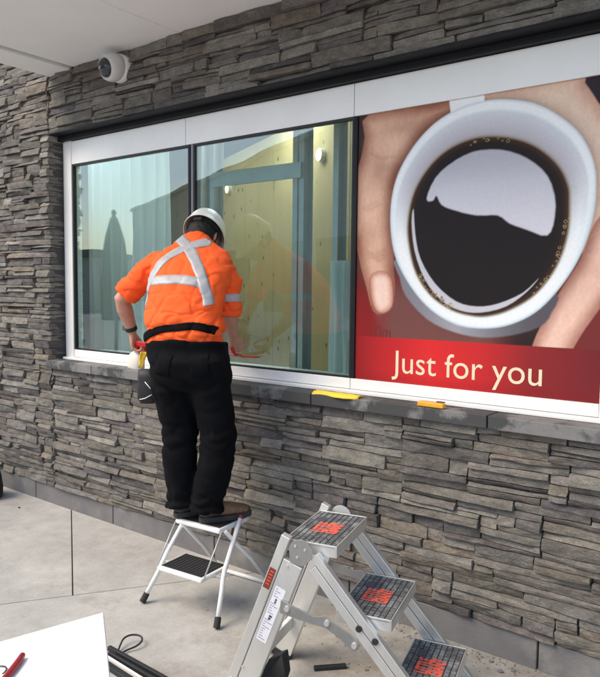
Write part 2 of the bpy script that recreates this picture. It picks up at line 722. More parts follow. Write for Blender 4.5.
g = MB()
g.add([(-300, -300, -.13), (300, -300, -.13), (300, 300, -.13), (-300, 300, -.13)], [(0, 1, 2, 3)])
struct(g.build('ground', M_ASPH))
pv = MB().box2((-9, -4.2, -.125), (3.2, .2, -.0095)).build('pavement', M_JOINT)
struct(pv)
S, GAP = 2.3, .007
for i in range(-5, 6):
    for j in range(-5, 6):
        a = NODE + d1 * (i * S) + d2 * (j * S + (1.9 if i >= 0 else 0))
        poly = [a + d1 * GAP / 2 + d2 * GAP / 2, a + d1 * (S - GAP / 2) + d2 * GAP / 2, a + d1 * (S - GAP / 2) + d2 * (S - GAP / 2), a + d1 * GAP / 2 + d2 * (S - GAP / 2)]
        for n, c in ((Vector((0, 1, 0)), .06), (Vector((0, -1, 0)), 4.0), (Vector((1, 0, 0)), 3.0), (Vector((-1, 0, 0)), 8.8)):
            poly = clip(poly, n, c)
            if len(poly) < 3:
                break
        if len(poly) < 3:
            continue
        c = sum(poly, Vector()) / len(poly)
        MB().prism([p - Vector((0, 0, .009)) for p in poly], (0, 0, 1), .009).build('slab', M_CONC, pv, bevel=.002, seg=1)
kb = MB().box2((-9, -4.35, -.13), (3.2, -4.203, .004)).build('kerb', M_KERB, bevel=.015)
struct(kb)

# ================================================================== stone wall
WX0, WX1 = -7.2, 1.4
OPL, OPR = -4.425, -.60           # opening
SILLZ, LINZ, SOFZ = 1.008, 2.648, 3.06
wall = thing('stone_wall', 'dark grey split ledgestone wall around the shop window', 'wall', (-3, 0, 0))
bk = MB()
bk.box2((WX0, .035, .0), (OPL - .003, .33, 3.6))
bk.box2((OPR, .035, .0), (WX1, .33, 3.6))
bk.box2((OPL - .003, .035, .0), (OPR, .30, SILLZ - .03))
bk.box2((OPL - .003, .035, LINZ + .012), (OPR, .33, 3.6))
bk.build('backing', M_MORTAR, wall)
# base course
BH = .138
xs = [-7.2, -6.53, -5.6, -4.679, -3.754, -2.804, -1.854, -.904, .046, .996, 1.4]
for a, b in zip(xs[:-1], xs[1:]):
    MB().box2((a + .004, .012, -.02), (b - .004, .20, BH - .004)).build('base_block', M_BASE, wall, bevel=.005)
# sill
xs = [-4.43, -3.90, -3.0, -2.069, -1.134, -.56]
for a, b in zip(xs[:-1], xs[1:]):
    MB().box2((a + .003, -.042, SILLZ), (b - .003, .098, 1.066)).build('sill_block', M_SILL, wall, bevel=.004)
# steel lintel
MB().box2((OPL + .003, -.012, LINZ), (OPR - .01, .30, LINZ + .010)).build('lintel', M_BLACK, wall, bevel=.001, seg=1)
MB().box2((OPL + .003, .075, LINZ - .033), (OPR - .01, .30, LINZ - .002)).build('head_flashing', M_BLACK, wall)

U0 = .01
NC = int(round((WX1 - WX0) / U0))
hgt = np.zeros(NC, int)
ZB = BH
sill_u = int(round((SILLZ - ZB) / U0))
lin_u = int(round((LINZ + .012 - ZB) / U0))
c0, c1 = int(round((OPL - WX0) / U0)), int(round((OPR - WX0) / U0))
csof = int(round((-4.4 - WX0) / U0))
top_u = np.full(NC, int(round((SOFZ - ZB) / U0)))
top_u[:csof] = int(round((3.5 - ZB) / U0))
stones = []
HS, HW = [2, 3, 4, 5, 6, 7], [.05, .30, .32, .20, .09, .04]
rs = random.Random(21)
while True:
    live = np.where(hgt < top_u, hgt, 99999)
    h = live.min()
    if h == 99999:
        break
    i = int(np.argmin(live))
    j = i
    lim = top_u[i]
    inopen = c0 <= i < c1
    while j < NC and hgt[j] == h and (c0 <= j < c1) == inopen and top_u[j] == lim:
        j += 1
    width = j - i
    cap = (sill_u if (inopen and h < sill_u) else lim) - h
    hh = rs.choices(HS, HW)[0]
    left = hgt[i - 1] - h if i > 0 and hgt[i - 1] < 9999 else 0
    right = hgt[j] - h if j < NC else 0
    if 2 <= left <= 9 and rs.random() < .3:
        hh = left
    elif 2 <= right <= 9 and width < 40 and rs.random() < .35:
        hh = right
    if cap - hh < 3:
        hh = cap if cap <= 10 else cap // 2
    ln = int(rs.triangular(12, 58, 26) * (1.15 if hh <= 4 else .95))
    if rs.random() < .12:
        ln = int(rs.uniform(8, 12))
    if width - ln < 9:
        ln = width if width < 56 else width // 2
    if ln < 1.3 * hh and ln == width and width < 9:
        hh = min(hh, max(3, ln // 2)) if cap > 6 else hh
    ln = min(ln, width)
    stones.append((WX0 + i * U0, WX0 + (i + ln) * U0, ZB + h * U0, ZB + (h + hh) * U0, i + ln == c0 and not inopen and sill_u - 2 < h + hh and h < lin_u))
    hgt[i:i + ln] = h + hh
    if inopen:
        seg = hgt[i:i + ln]
        seg[seg == sill_u] = lin_u
        hgt[i:i + ln] = seg

PAL = [(.170, .160, .148), (.145, .136, .127), (.200, .188, .172), (.112, .105, .102), (.090, .084, .086), (.160, .146, .130), (.130, .117, .115), (.228, .216, .198), (.178, .168, .157), (.178, .157, .134)]
PW = [5, 4, 3.4, 2.4, 1.5, 3, 2.0, 1.6, 3, 1.6]


def stone_geo(x0, x1, z0, z1, reveal, rn):
    gx = rn.uniform(.0006, .0022)
    gz = rn.uniform(.0004, .0016)
    x0 += gx
    x1 -= gx
    z0 += gz
    z1 -= gz
    L, Hh = x1 - x0, z1 - z0
    nx = max(3, min(9, int(L / .045) + 2))
    nz = 4 if Hh > .055 else 3
    yb = .04
    y0 = -rn.uniform(-.003, .017) - (rn.random() < .12) * .008
    tx, tz = rn.uniform(-.014, .014), rn.uniform(-.006, .010)
    seed = Vector((rn.uniform(0, 90), rn.uniform(0, 90), rn.uniform(0, 90)))
    front = []
    for k in range(nz):
        for i in range(nx):
            a, b = i / (nx - 1), k / (nz - 1)
            ex = i in (0, nx - 1)
            ez = k in (0, nz - 1)
            x = x0 + L * a
            z = z0 + Hh * b
            if not ex:
                x += rn.uniform(-.22, .22) * L / (nx - 1)
            if not ez:
                z += rn.uniform(-.2, .2) * Hh / (nz - 1)
            q = Vector((x * 9, z * 16, 0)) + seed
            y = y0 + tx * (a - .5) * 2 * min(1, L / .2) + tz * (b - .5) * 2 + noise.noise(q) * .010 + noise.noise(q * 2.7) * .004
            if ex:
                y += rn.uniform(.001, .006)
                z += rn.uniform(-.002, .002) * (1 if not ez else 0)
                x += rn.uniform(0, .004) * (1 if i == 0 else -1)
            if ez:
                y += rn.uniform(0, .0042)
                z += rn.uniform(0, .0020) * (1 if k == 0 else -1)
            front.append(Vector((x, min(y, .028), z)))
    vs_ = list(front)
    fs_ = []
    for k in range(nz - 1):
        for i in range(nx - 1):
            a = k * nx + i
            q = (a, a + 1, a + nx + 1, a + nx)
            if (i + k) % 2:
                fs_ += [(q[0], q[1], q[2]), (q[0], q[2], q[3])]
            else:
                fs_ += [(q[0], q[1], q[3]), (q[1], q[2], q[3])]
    loop = [i for i in range(nx)] + [k * nx + nx - 1 for k in range(1, nz)] + [(nz - 1) * nx + i for i in range(nx - 2, -1, -1)] + [k * nx for k in range(nz - 2, 0, -1)]
    base = len(vs_)
    for q in loop:
        p = front[q]
        yy = .118 + rn.uniform(-.004, .004) if reveal else yb
        xx = p.x
        if reveal and q % nx == nx - 1:
            xx = p.x - rn.uniform(.0, .012)
        vs_.append(Vector((xx, yy, p.z)))
    n = len(loop)
    for k in range(n):
        a, b = loop[k], loop[(k + 1) % n]
        fs_.append((b, a, base + k, base + (k + 1) % n))
    return vs_, fs_


def add_tint(me, cols):
    at = me.color_attributes.new('tint', 'FLOAT_COLOR', 'POINT')
    at.data.foreach_set('color', np.array(cols, dtype=np.float32).ravel())


rn = random.Random(5)
items = []
for s in stones:
    vs_, fs_ = stone_geo(*s, rn)
    c = rn.choices(PAL, PW)[0]
    k = rn.uniform(.88, 1.14)
    col = (c[0] * k * rn.uniform(1.0, 1.06), c[1] * k, c[2] * k * rn.uniform(.91, 1.0), 1)
    pr = [project((x, 0, z)) for x in s[:2] for z in s[2:4]]
    area = 0
    if all(pr):
        pu = [min(600, max(0, p[0])) for p in pr]
        pw = [min(677, max(0, p[1])) for p in pr]
        area = (max(pu) - min(pu)) * (max(pw) - min(pw)) / max(1e-6, 1)
        area = min(area, abs((pr[0][0] - pr[2][0]) * (pr[0][1] - pr[1][1])) * 1.2) if area > 0 else 0
    items.append((area, vs_, fs_, col))
items.sort(key=lambda t: -t[0])
for area, vs_, fs_, col in items[:300]:
    cen = sum(vs_, Vector()) / len(vs_)
    me = bpy.data.meshes.new('stone')
    me.from_pydata([v - cen for v in vs_], [], fs_)
    add_tint(me, [col] * len(vs_))
    o = link('stone', me, M_STONE, wall)
    o.location = cen - Vector(wall.location)
mb = MB()
cols = []
for area, vs_, fs_, col in items[300:]:
    mb.add(vs_, fs_)
    cols += [col] * len(vs_)
me = bpy.data.meshes.new('stones')
me.from_pydata([v - wall.location for v in mb.v], [], mb.f)
add_tint(me, cols)
o = link('stones', me, M_STONE, wall)
o['kind'] = 'stuff'

# ================================================================== canopy
can = thing('canopy', 'off-white flat soffit canopy above the stone wall', 'canopy', (-1.8, -.6, SOFZ))
MB().box2((-4.39, -.95, 3.10), (1.4, .03, 3.45)).build('core', M_DARK, can)
x = -4.116
while x < 1.3:
    b = min(x + 1.05, 1.39)
    MB().box2((x + .002, -.92, SOFZ), (b - .002, .02, 3.098)).build('soffit_panel', M_SOFFIT, can, bevel=.002, seg=1)
    x += 1.05
MB().box2((-4.40, -.98, 3.045), (-4.145, .012, 3.46)).build('edge_fascia', M_SOFFIT, can, bevel=.004)
MB().box2((-4.142, -.98, 3.05), (1.4, -.955, 3.46)).build('front_fascia', M_SOFFIT, can, bevel=.004)

# ================================================================== window
GY = .11                      # glass / frame front plane
win = thing('shop_window', 'white aluminium framed shop window with two clear panes', 'window', (-2.5, GY, 1.066))
FL, FR = -4.395, -.64
ZT0, ZT1, ZB0, ZB1 = 2.452, 2.612, 1.074, 1.140
HJ = [FL, -3.146, -1.932, FR]
fr = MB().box2((FL, GY - .004, ZB0), (-4.312, GY + .08, 2.640)).build('jamb', M_FRAME, win, bevel=.003)
MB().box2((FL - .025, GY + .006, ZB0), (FL - .001, GY + .08, 2.645)).build('jamb_trim', M_FRAME, win, bevel=.002)
MB().box2((-.724, GY - .004, ZB0), (FR, GY + .08, 2.640)).build('jamb', M_FRAME, win, bevel=.003)
for a, b in ((-4.311, -3.146), (-3.144, -1.933), (-1.931, -.725)):
    MB().box2((a + .001, GY, ZT0), (b - .001, GY + .08, ZT1)).build('header_panel', M_FRAME, win, bevel=.002)
    MB().box2((a + .001, GY, ZB0 + .012), (b - .001, GY + .08, ZB1)).build('bottom_rail', M_FRAME, win, bevel=.003)
MB().box2((-4.40, GY - .035, 1.067), (-.64, GY + .08, 1.084)).build('drip_edge', M_FRAME, win, bevel=.003)
for a, b in ((-4.310, -3.120), (-3.085, -1.935)):
    q = MB()
    q.box2((a, GY + .004, ZT0 - .014), (b, GY + .03, ZT0 - .0005))
    q.box2((a, GY + .004, ZB1 + .0005), (b, GY + .03, ZB1 + .010))
    q.box2((a, GY + .004, ZB1 + .0105), (a + .012, GY + .03, ZT0 - .0145))
    q.box2((b - .008, GY + .004, ZB1 + .0105), (b, GY + .03, ZT0 - .0145))
    q.build('gasket', M_GASK, win)
MB().box2((-3.1195, GY + .002, ZB1 + .0005), (-3.1065, GY + .07, ZT0 - .0005)).build('mullion', M_BLACK, win, bevel=.002)
MB().box2((-3.1060, GY + .006, ZB1 + .0005), (-3.0855, GY + .07, ZT0 - .0005)).build('mullion_sheen', M_SHEEN, win, bevel=.002)  # grey strip: lighter reflection on the mullion, put in as colour
MB().box2((-1.9345, GY + .002, ZB1 + .0005), (-1.911, GY + .07, ZT0 - .0005)).build('mullion', M_BLACK, win, bevel=.002)
for a, b in ((-4.298, -3.128), (-3.073, -1.943)):
    MB().box2((a, GY + .014, ZB1 + .0105), (b, GY + .020, ZT0 - .0145)).build('pane', M_GLASS, win)

# ================================================================== poster
PX0, PX1, PZ0, PZ1 = -1.910, -.7245, 1.1405, 2.4515
PW_, PH_ = 1.187, 1.315


def poly_sd(u, v, poly):
    """signed distance (negative inside) to polygon, in metres of the sheet"""
    P = [(a * PW_, b * PH_) for a, b in poly]
    X, Y = u * PW_, v * PH_
    d = np.full(X.shape, 1e9)
    ins = np.zeros(X.shape, bool)
    n = len(P)
    for i in range(n):
        ax, ay = P[i]
        bx, by = P[(i + 1) % n]
        ex, ey = bx - ax, by - ay
        wx, wy = X - ax, Y - ay
        t = np.clip((wx * ex + wy * ey) / (ex * ex + ey * ey + 1e-12), 0, 1)
        d = np.minimum(d, np.hypot(wx - t * ex, wy - t * ey))
        cond = ((ay > Y) != (by > Y)) & (X < (bx - ax) * (Y - ay) / (by - ay + 1e-12) + ax)
        ins ^= cond
    return np.where(ins, -d, d)


def catmull(poly, k=5):
    n = len(poly)
    out = []
    for i in range(n):
        p0, p1, p2, p3 = (np.array(poly[(i + j) % n]) for j in (-1, 0, 1, 2))
        for s in range(k):
            t = s / k
            out.append(tuple(.5 * ((2 * p1) + (p2 - p0) * t + (2 * p0 - 5 * p1 + 4 * p2 - p3) * t * t + (3 * p1 - p0 - 3 * p2 + p3) * t ** 3)))
    return out


cup_outer = [(0.633, 0.975), (0.74, 0.947), (0.829, 0.896), (0.901, 0.831), (0.945, 0.751), (0.959, 0.675), (0.953, 0.575), (0.917, 0.461), (0.851, 0.358), (0.766, 0.276), (0.66, 0.229), (0.547, 0.216), (0.444, 0.231), (0.335, 0.287), (0.239, 0.383), (0.178, 0.49), (0.159, 0.628), (0.182, 0.748), (0.245, 0.846), (0.335, 0.923), (0.438, 0.967), (0.538, 0.981)]
coffee = [(0.59, 0.859), (0.684, 0.838), (0.761, 0.801), (0.828, 0.743), (0.863, 0.682), (0.871, 0.63), (0.869, 0.527), (0.834, 0.424), (0.764, 0.337), (0.674, 0.285), (0.595, 0.262), (0.529, 0.26), (0.442, 0.278), (0.352, 0.327), (0.285, 0.406), (0.251, 0.504), (0.243, 0.594), (0.268, 0.697), (0.33, 0.78), (0.408, 0.833), (0.501, 0.859)]
glare = [(0.324, 0.671), (0.358, 0.741), (0.443, 0.798), (0.543, 0.819), (0.655, 0.805), (0.747, 0.756), (0.809, 0.686), (0.824, 0.581), (0.801, 0.523), (0.726, 0.546), (0.663, 0.568), (0.615, 0.598), (0.534, 0.602), (0.449, 0.62), (0.387, 0.645), (0.365, 0.678), (0.351, 0.662)]
cresc = [(0.266, 0.638), (0.258, 0.593), (0.274, 0.488), (0.323, 0.384), (0.397, 0.31), (0.477, 0.276), (0.562, 0.271), (0.658, 0.294), (0.733, 0.343), (0.774, 0.387), (0.718, 0.34), (0.626, 0.303), (0.544, 0.292), (0.459, 0.308), (0.369, 0.369), (0.302, 0.458), (0.276, 0.548)]
cupbase = [(0.199, 0.47), (0.21, 0.39), (0.24, 0.323), (0.336, 0.242), (0.445, 0.202), (0.564, 0.186), (0.677, 0.198), (0.783, 0.23), (0.825, 0.278), (0.822, 0.358), (.5, .5)]
handle = [(0.406, 1.02), (0.55, 1.02), (0.552, 0.932), (0.422, 0.934)]
lhand = [(0.048, 1.0), (0.403, 1.0), (0.43, 0.961), (0.335, 0.923), (0.245, 0.846), (0.182, 0.748), (0.159, 0.628), (0.178, 0.506), (0.18, 0.429), (0.189, 0.353), (0.174, 0.283), (0.135, 0.256), (0.084, 0.265), (0.051, 0.352), (0.012, 0.462), (-0.02, 0.60), (-0.02, 0.75), (0.015, 0.85), (0.03, 0.92)]
lnail = [(0.071, 0.383), (0.091, 0.407), (0.131, 0.411), (0.165, 0.391), (0.178, 0.337), (0.174, 0.283), (0.135, 0.259), (0.1, 0.271), (0.079, 0.313)]
rhand = [(0.50, 1.02), (0.88, 1.02), (0.908, 0.986), (0.951, 0.924), (1.021, 0.805), (1.032, 0.571), (0.972, 0.45), (0.9, 0.5), (.8, .8), (0.633, 0.9)]
rfing = [(0.96, 0.56), (1.032, 0.60), (1.04, 0.384), (0.991, 0.302), (0.94, 0.229), (0.901, 0.162), (0.87, 0.10), (0.74, 0.10), (0.756, 0.154), (0.783, 0.223), (0.851, 0.345), (0.917, 0.449)]

NU, NV = 420, 460
uu, vv = np.meshgrid(np.linspace(0, 1, NU), np.linspace(0, 1, NV))


def c3(r, g_, b):
    return np.array(lin(r, g_, b))


img = np.zeros((NV, NU, 3))


def over(col, a):
    global img
    img = img * (1 - a[..., None]) + (col if col.ndim == 3 else col[None, None]) * a[..., None]


def sm(x, a, b):
    t = np.clip((x - a) / (b - a), 0, 1)
    return t * t * (3 - 2 * t)


def ramp(t, stops):
    out = np.zeros(t.shape + (3,))
    xs_ = [s[0] for s in stops]
    for ch in range(3):
        out[..., ch] = np.interp(t, xs_, [c3(*s[1])[ch] for s in stops])
    return out


rng_ = np.random.default_rng(3)


def vnoise(fx, fy):
    gx, gy = int(fx) + 2, int(fy) + 2
    gr = rng_.random((gy, gx))
    X, Y = uu * fx, vv * fy
    i, j = X.astype(int), Y.astype(int)
    a, b = X - i, Y - j
    a, b = a * a * (3 - 2 * a), b * b * (3 - 2 * b)
    return (gr[j, i] * (1 - a) + gr[j, i + 1] * a) * (1 - b) + (gr[j + 1, i] * (1 - a) + gr[j + 1, i + 1] * a) * b


# backdrop of the print: dark brown, reddish low down
img[:] = ramp(sm(vv, .2, .75), [(0, (128, 34, 36)), (.5, (70, 44, 44)), (1, (58, 46, 46))])
over(c3(104, 80, 77), .75 * sm(uu, .06, .2) * (1 - sm(uu, .55, .8)) * (1 - sm(vv, .3, .42)))
over(c3(44, 36, 38), sm(uu, .55, .72) * (1 - sm(uu, .80, .90)) * (1 - sm(vv, .3, .5)))
over(c3(110, 48, 50), sm(uu, .86, .94) * (1 - sm(vv, .35, .5)))
over(c3(50, 42, 52), sm(uu, .8, .9) * sm(vv, .75, .9))
blot = vnoise(7, 8) * .6 + vnoise(17, 19) * .3 + vnoise(40, 44) * .1


def skin(poly, wid, light, dark, tone):
    d = poly_sd(uu, vv, poly)
    sh = sm(-d, 0, wid)
    t = np.clip(sh * .8 + (blot - .5) * .55 + tone, 0, 1)
    over(ramp(t, [(0, dark), (.45, tuple((a + b) // 2 + 6 for a, b in zip(light, dark))), (1, light)]), 1 - sm(d, -.004, .004))


skin(catmull(rhand, 3), .08, (224, 202, 186), (186, 144, 126), .16)
skin(catmull(rfing, 3), .07, (220, 186, 172), (150, 102, 92), .12)
skin(catmull(lhand, 3), .085, (216, 178, 158), (142, 94, 78), .06)
# knuckle fold shading of the left hand
for cu_, cv_, ru, rv, a_ in ((.10, .80, .05, .10, .35), (.055, .56, .05, .05, .3), (.20, .93, .10, .03, .35), (.13, .47, .05, .03, .25)):
    over(c3(140, 92, 76), a_ * np.exp(-((uu - cu_) / ru) ** 2 - ((vv - cv_) / rv) ** 2))
for cu_, cv_, ru, rv, a_ in ((.09, .66, .045, .09, .5), (.16, .88, .08, .04, .4), (.07, .46, .04, .05, .3)):
    over(c3(226, 188, 166), a_ * np.exp(-((uu - cu_) / ru) ** 2 - ((vv - cv_) / rv) ** 2))
d = poly_sd(uu, vv, catmull(lnail, 3))
over(ramp(sm(-d, 0, .035), [(0, (188, 138, 124)), (.4, (212, 172, 160)), (1, (226, 196, 186))]), 1 - sm(d, -.003, .004))
# printed contact shade round the cup, skin creases and pores
dc = poly_sd(uu, vv, catmull(cup_outer))
over(c3(96, 58, 48), .55 * np.exp(-np.clip(dc, 0, None) / .030))
fine_ = vnoise(90, 40) * .5 + vnoise(160, 150) * .5
skinmask = np.clip((img[..., 0] - .14) / .1, 0, 1)
img = img * (1 + (fine_ - .5)[..., None] * .16 * skinmask[..., None])
for y_, x0_, x1_, k_ in ((.475, .02, .17, .05), (.487, .03, .165, .04), (.462, .03, .16, .05), (.655, .01, .13, .08), (.668, .01, .12, .07), (.84, .04, .2, -.2)):
    line = vv - (y_ + k_ * (uu - .1) + .006 * np.sin(uu * 60 + y_ * 50))
    over(c3(150, 102, 86), .22 * np.exp(-(line / .007) ** 2) * sm(uu, x0_, x0_ + .03) * (1 - sm(uu, x1_ - .04, x1_)) * skinmask)
d = poly_sd(uu, vv, catmull(lnail, 3))
over(c3(232, 206, 198), .5 * np.exp(-((uu - .115) / .018) ** 2 - ((vv - .33) / .05) ** 2))
over(c3(142, 92, 80), .6 * np.exp(-((d - .004) / .003) ** 2))
# the cup
d = poly_sd(uu, vv, handle)
over(c3(222, 226, 232), 1 - sm(d, -.003, .004))
d = poly_sd(uu, vv, catmull(cupbase, 3))
over(ramp(sm(uu, .2, .8), [(0, (120, 120, 132)), (.4, (150, 152, 164)), (1, (84, 82, 92))]), 1 - sm(d, -.006, .006))
dc = poly_sd(uu, vv, catmull(cup_outer))
df = poly_sd(uu, vv, catmull(coffee))
wall_t = np.clip(-dc / (np.abs(dc) + np.abs(df) + 1e-6), 0, 1)          # 0 at the lip, 1 at the coffee
ang = np.arctan2((vv - .57) * PH_, (uu - .56) * PW_)
top_ = .5 + .5 * np.sin(ang)
inner = ramp(wall_t, [(0, (188, 200, 212)), (.10, (226, 234, 241)), (.24, (222, 230, 238)), (.34, (196, 203, 214)), (.6, (186, 188, 200)), (.88, (172, 172, 182)), (1, (150, 142, 140))])
inner2 = ramp(wall_t, [(0, (176, 192, 204)), (.2, (216, 228, 238)), (.6, (228, 238, 244)), (.85, (214, 226, 234)), (1, (170, 160, 146))])
k_ = sm(top_, .35, .8)[..., None]
over(inner * k_ + inner2 * (1 - k_), 1 - sm(dc, -.004, .004))
over(c3(112, 92, 66), (1 - sm(df, -.002, .009)) * .75)
over(ramp(sm(-df, 0, .06), [(0, (62, 46, 36)), (.35, (40, 33, 32)), (1, (33, 30, 33))]), 1 - sm(df, -.006, .001))
gl_ = catmull(glare, 3)
d = poly_sd(uu, vv, gl_)
over(ramp(sm(vv, .55, .82), [(0, (196, 198, 212)), (.6, (184, 187, 201)), (1, (166, 168, 182))]), 1 - sm(d + (blot - .5) * .012, -.006, .004))
d = poly_sd(uu, vv, catmull(cresc, 3))
over(c3(190, 193, 206), (1 - sm(d, -.004, .003)) * .92)
for q in range(70):                                                     # bubbles along the lip of the coffee
    a_ = rng_.choice([rng_.uniform(3.75, 4.35), rng_.uniform(-.9, .1), rng_.uniform(1.2, 1.9)], p=[.5, .35, .15])
    ring = poly_sd(np.array([.56]), np.array([.57]), coffee)
    r_ = 1.0
    cb = catmull(coffee, 5)
    tgt = min(cb, key=lambda p: abs((math.atan2((p[1] - .56) * PH_, (p[0] - .557) * PW_) - a_ + pi) % (2 * pi) - pi))
    sh_ = rng_.uniform(.945, .99)
    cu_, cv_ = .557 + (tgt[0] - .557) * sh_ + rng_.normal(0, .004), .56 + (tgt[1] - .56) * sh_ + rng_.normal(0, .004)
    rr = rng_.uniform(.002, .0065)
    dd = np.hypot((uu - cu_) * PW_, (vv - cv_) * PH_)
    over(c3(30, 22, 18), (1 - sm(dd, rr * .6, rr)) * .8)
    over(c3(186, 166, 130), np.exp(-((dd - rr) / .0012) ** 2) * .6)
# red band
bar = 1 - sm(vv, .1655, .1685)
over(ramp(uu, [(0, (132, 34, 38)), (.12, (168, 40, 44)), (.35, (206, 46, 50)), (.55, (188, 44, 48)), (.75, (134, 42, 46)), (1, (106, 40, 46))]), bar)
over(c3(120, 30, 34), bar * (1 - sm(vv, 0, .05)) * .35)
img = np.clip(img * 1.08 * np.array([1.05, 1.0, .93]), 0, .86)
img = img * (1 + (vnoise(210, 230) - .5)[..., None] * .07) * (1 + (vnoise(5, 6) - .5)[..., None] * .05)
img *= (.985 + .03 * rng_.random(img.shape[:2]))[..., None]
pos = np.zeros((NV, NU, 3))
pos[..., 0] = PX0 + (PX1 - PX0) * uu
pos[..., 1] = GY + .012
pos[..., 2] = PZ0 + (PZ1 - PZ0) * vv
idx = np.arange(NU * NV).reshape(NV, NU)
quads = np.stack([idx[:-1, :-1], idx[:-1, 1:], idx[1:, 1:], idx[1:, :-1]], -1).reshape(-1, 4)
poster = thing('poster', 'printed window poster of two hands round a cup of black coffee', 'poster', (-1.32, GY + .012, PZ0))
me = bpy.data.meshes.new('printed_sheet')
me.vertices.add(NU * NV)
me.vertices.foreach_set('co', (pos.reshape(-1, 3) - np.array(poster.location)).ravel())
me.loops.add(len(quads) * 4)
me.loops.foreach_set('vertex_index', quads.ravel())
me.polygons.add(len(quads))
me.polygons.foreach_set('loop_start', np.arange(0, len(quads) * 4, 4))
me.update()
me.validate()
at = me.color_attributes.new('print', 'FLOAT_COLOR', 'POINT')
rgba = np.ones((NU * NV, 4), np.float32)
rgba[:, :3] = img.reshape(-1, 3)
at.data.foreach_set('color', rgba.ravel())
link('printed_sheet', me, M_PRINT, poster, off=poster.location)
MB().box2((PX0, GY + .0135, PZ0), (PX1, GY + .018, PZ1)).build('backing_board', M_BLACK, poster)
MT = Matrix.Translation
RX = Matrix.Rotation(pi / 2, 4, 'X')
org = Vector(poster.location)
text_mesh('lettering', 'Just for you', .158, poster, M_CREAM, MT(Vector((-1.686, GY + .0112, 1.190)) - org) @ RX, extrude=.0004, sx=.985, spacing=1.0)
text_mesh('faint_lettering', 'Tim', .078, poster, M_DRED, MT(Vector((-1.815, GY + .0112, 1.362)) - org) @ RX, extrude=.0003, sx=.9)

# ================================================================== room behind the glass
room = thing('shop_interior', 'unfinished shop room of plywood and drywall seen through the glass', 'room', (-3, 1.6, 1.0))
q = MB()
q.box2((-8, .32, .02), (1.3, 5.2, .06))
q.build('floor_slab', M_ROOMF, room)
q = MB()
q.box2((-8, 5.2, .06), (1.3, 5.3, 3.6))
q.box2((-8.1, .32, .06), (-8, 5.3, 3.6))
q.box2((1.3, .32, .06), (1.4, 5.3, 3.6))
q.build('drywall', M_ROOMW, room)
MB().box2((-8, .34, 3.0), (1.3, 5.2, 3.08)).build('ceiling', M_ROOMW, room)
MB().box2((-4.3, GY + .083, 1.02), (-.7, .36, 1.128)).build('inner_sill', M_ROOMW, room, bevel=.004)
dw = Vector((-.893, .451, 0)).normalized()
nw = Vector((-.451, -.893, 0)).normalized()
P0 = Vector((-1.95, .62, 0))
t0 = -.65
while t0 < 5:
    a, b = P0 + dw * (t0 + .003), P0 + dw * (t0 + 1.217)
    MB().prism([a + Vector((0, 0, .1)), b + Vector((0, 0, .1)), b + Vector((0, 0, 2.80)), a + Vector((0, 0, 2.80))], nw, -.02).build('plywood_panel', M_PLY, room, bevel=.002, seg=1)
    t0 += 1.22
for t in (.95, 1.75, 2.8, 3.35):
    c = P0 + dw * t + nw * .02 + Vector((0, 0, 2.50))
    lm = MB().tube([c - nw * .02, c + nw * .012], .045, 20).build('wall_light', M_FRAME, room, smooth=False)
    MB().tube([c + nw * .0125, c + nw * .015], .038, 20).build('lamp_glass', M_LAMP, lm, off=ORI['shop_interior'])

for x_ in (-4.6, -3.2, -1.8):                      # added fill panels brightening plywood and ceiling, out of sight behind the window head
    fx = MB().box2((x_ - .32, .90, 2.846), (x_ + .32, .98, 2.866)).build('fill_panel_frame', M_FRAME, room, bevel=.003)
    MB().tube([(x_, .94, 2.866), (x_, .94, 2.999)], .008, 8).build('fill_panel_hanger', M_FRAME, fx, off=ORI['shop_interior'])
    MB().box2((x_ - .31, .72, 2.805), (x_ + .31, 1.16, 2.8455)).build('fill_panel_glow', M_FILLGLOW, fx, off=ORI['shop_interior'])


def stud(x, y, z0=.1, z1=3.0, w=.036, d=.09):
    m_ = MB()
    m_.box2((x - w / 2, y, z0), (x + w / 2, y + .003, z1))
    m_.box2((x - w / 2, y + .0035, z0), (x - w / 2 + .003, y + d, z1))
    m_.box2((x - w / 2 + .0035, y + d - .003, z0), (x + w / 2, y + d, z1))
    return m_.build('steel_stud', M_STEEL, room)


for x_ in (-3.36, -3.24, -2.575, -2.50, -2.275, -2.10):
    stud(x_, .42 + R() * .06)
MB().box2((-3.22, .40, 2.24), (-2.49, .415, 2.33)).build('steel_track', M_STEEL, room)
# crumpled film in the corner and pleated film behind the left pane


def pleat(x0, x1, z0, z1, y, amp, per, seed):
    m_ = MB()
    nx, nz = 90, 12
    vs_ = []
    for k in range(nz):
        for i in range(nx):
            a, b = i / (nx - 1), k / (nz - 1)
            xx = x0 + (x1 - x0) * a
            yy = y + amp * sin(2 * pi * a * per + 1.5 * noise.noise(Vector((a * 4, b * 1.2, seed)))) + amp * .7 * noise.noise(Vector((a * 14, b * 2, seed)))
            vs_.append((xx, yy, z0 + (z1 - z0) * b))
    fs_ = [(k * nx + i, k * nx + i + 1, (k + 1) * nx + i + 1, (k + 1) * nx + i) for k in range(nz - 1) for i in range(nx - 1)]
    return m_.add(vs_, fs_)


pleat(-4.75, -3.70, 1.0, 2.72, .48, .03, 9, 2.0).build('plastic_sheet', M_FILM, room, smooth=True)
pleat(-2.22, -2.02, 1.02, 1.75, .33, .03, 3, 8.0).build('plastic_sheet', M_FILM, room, smooth=True)

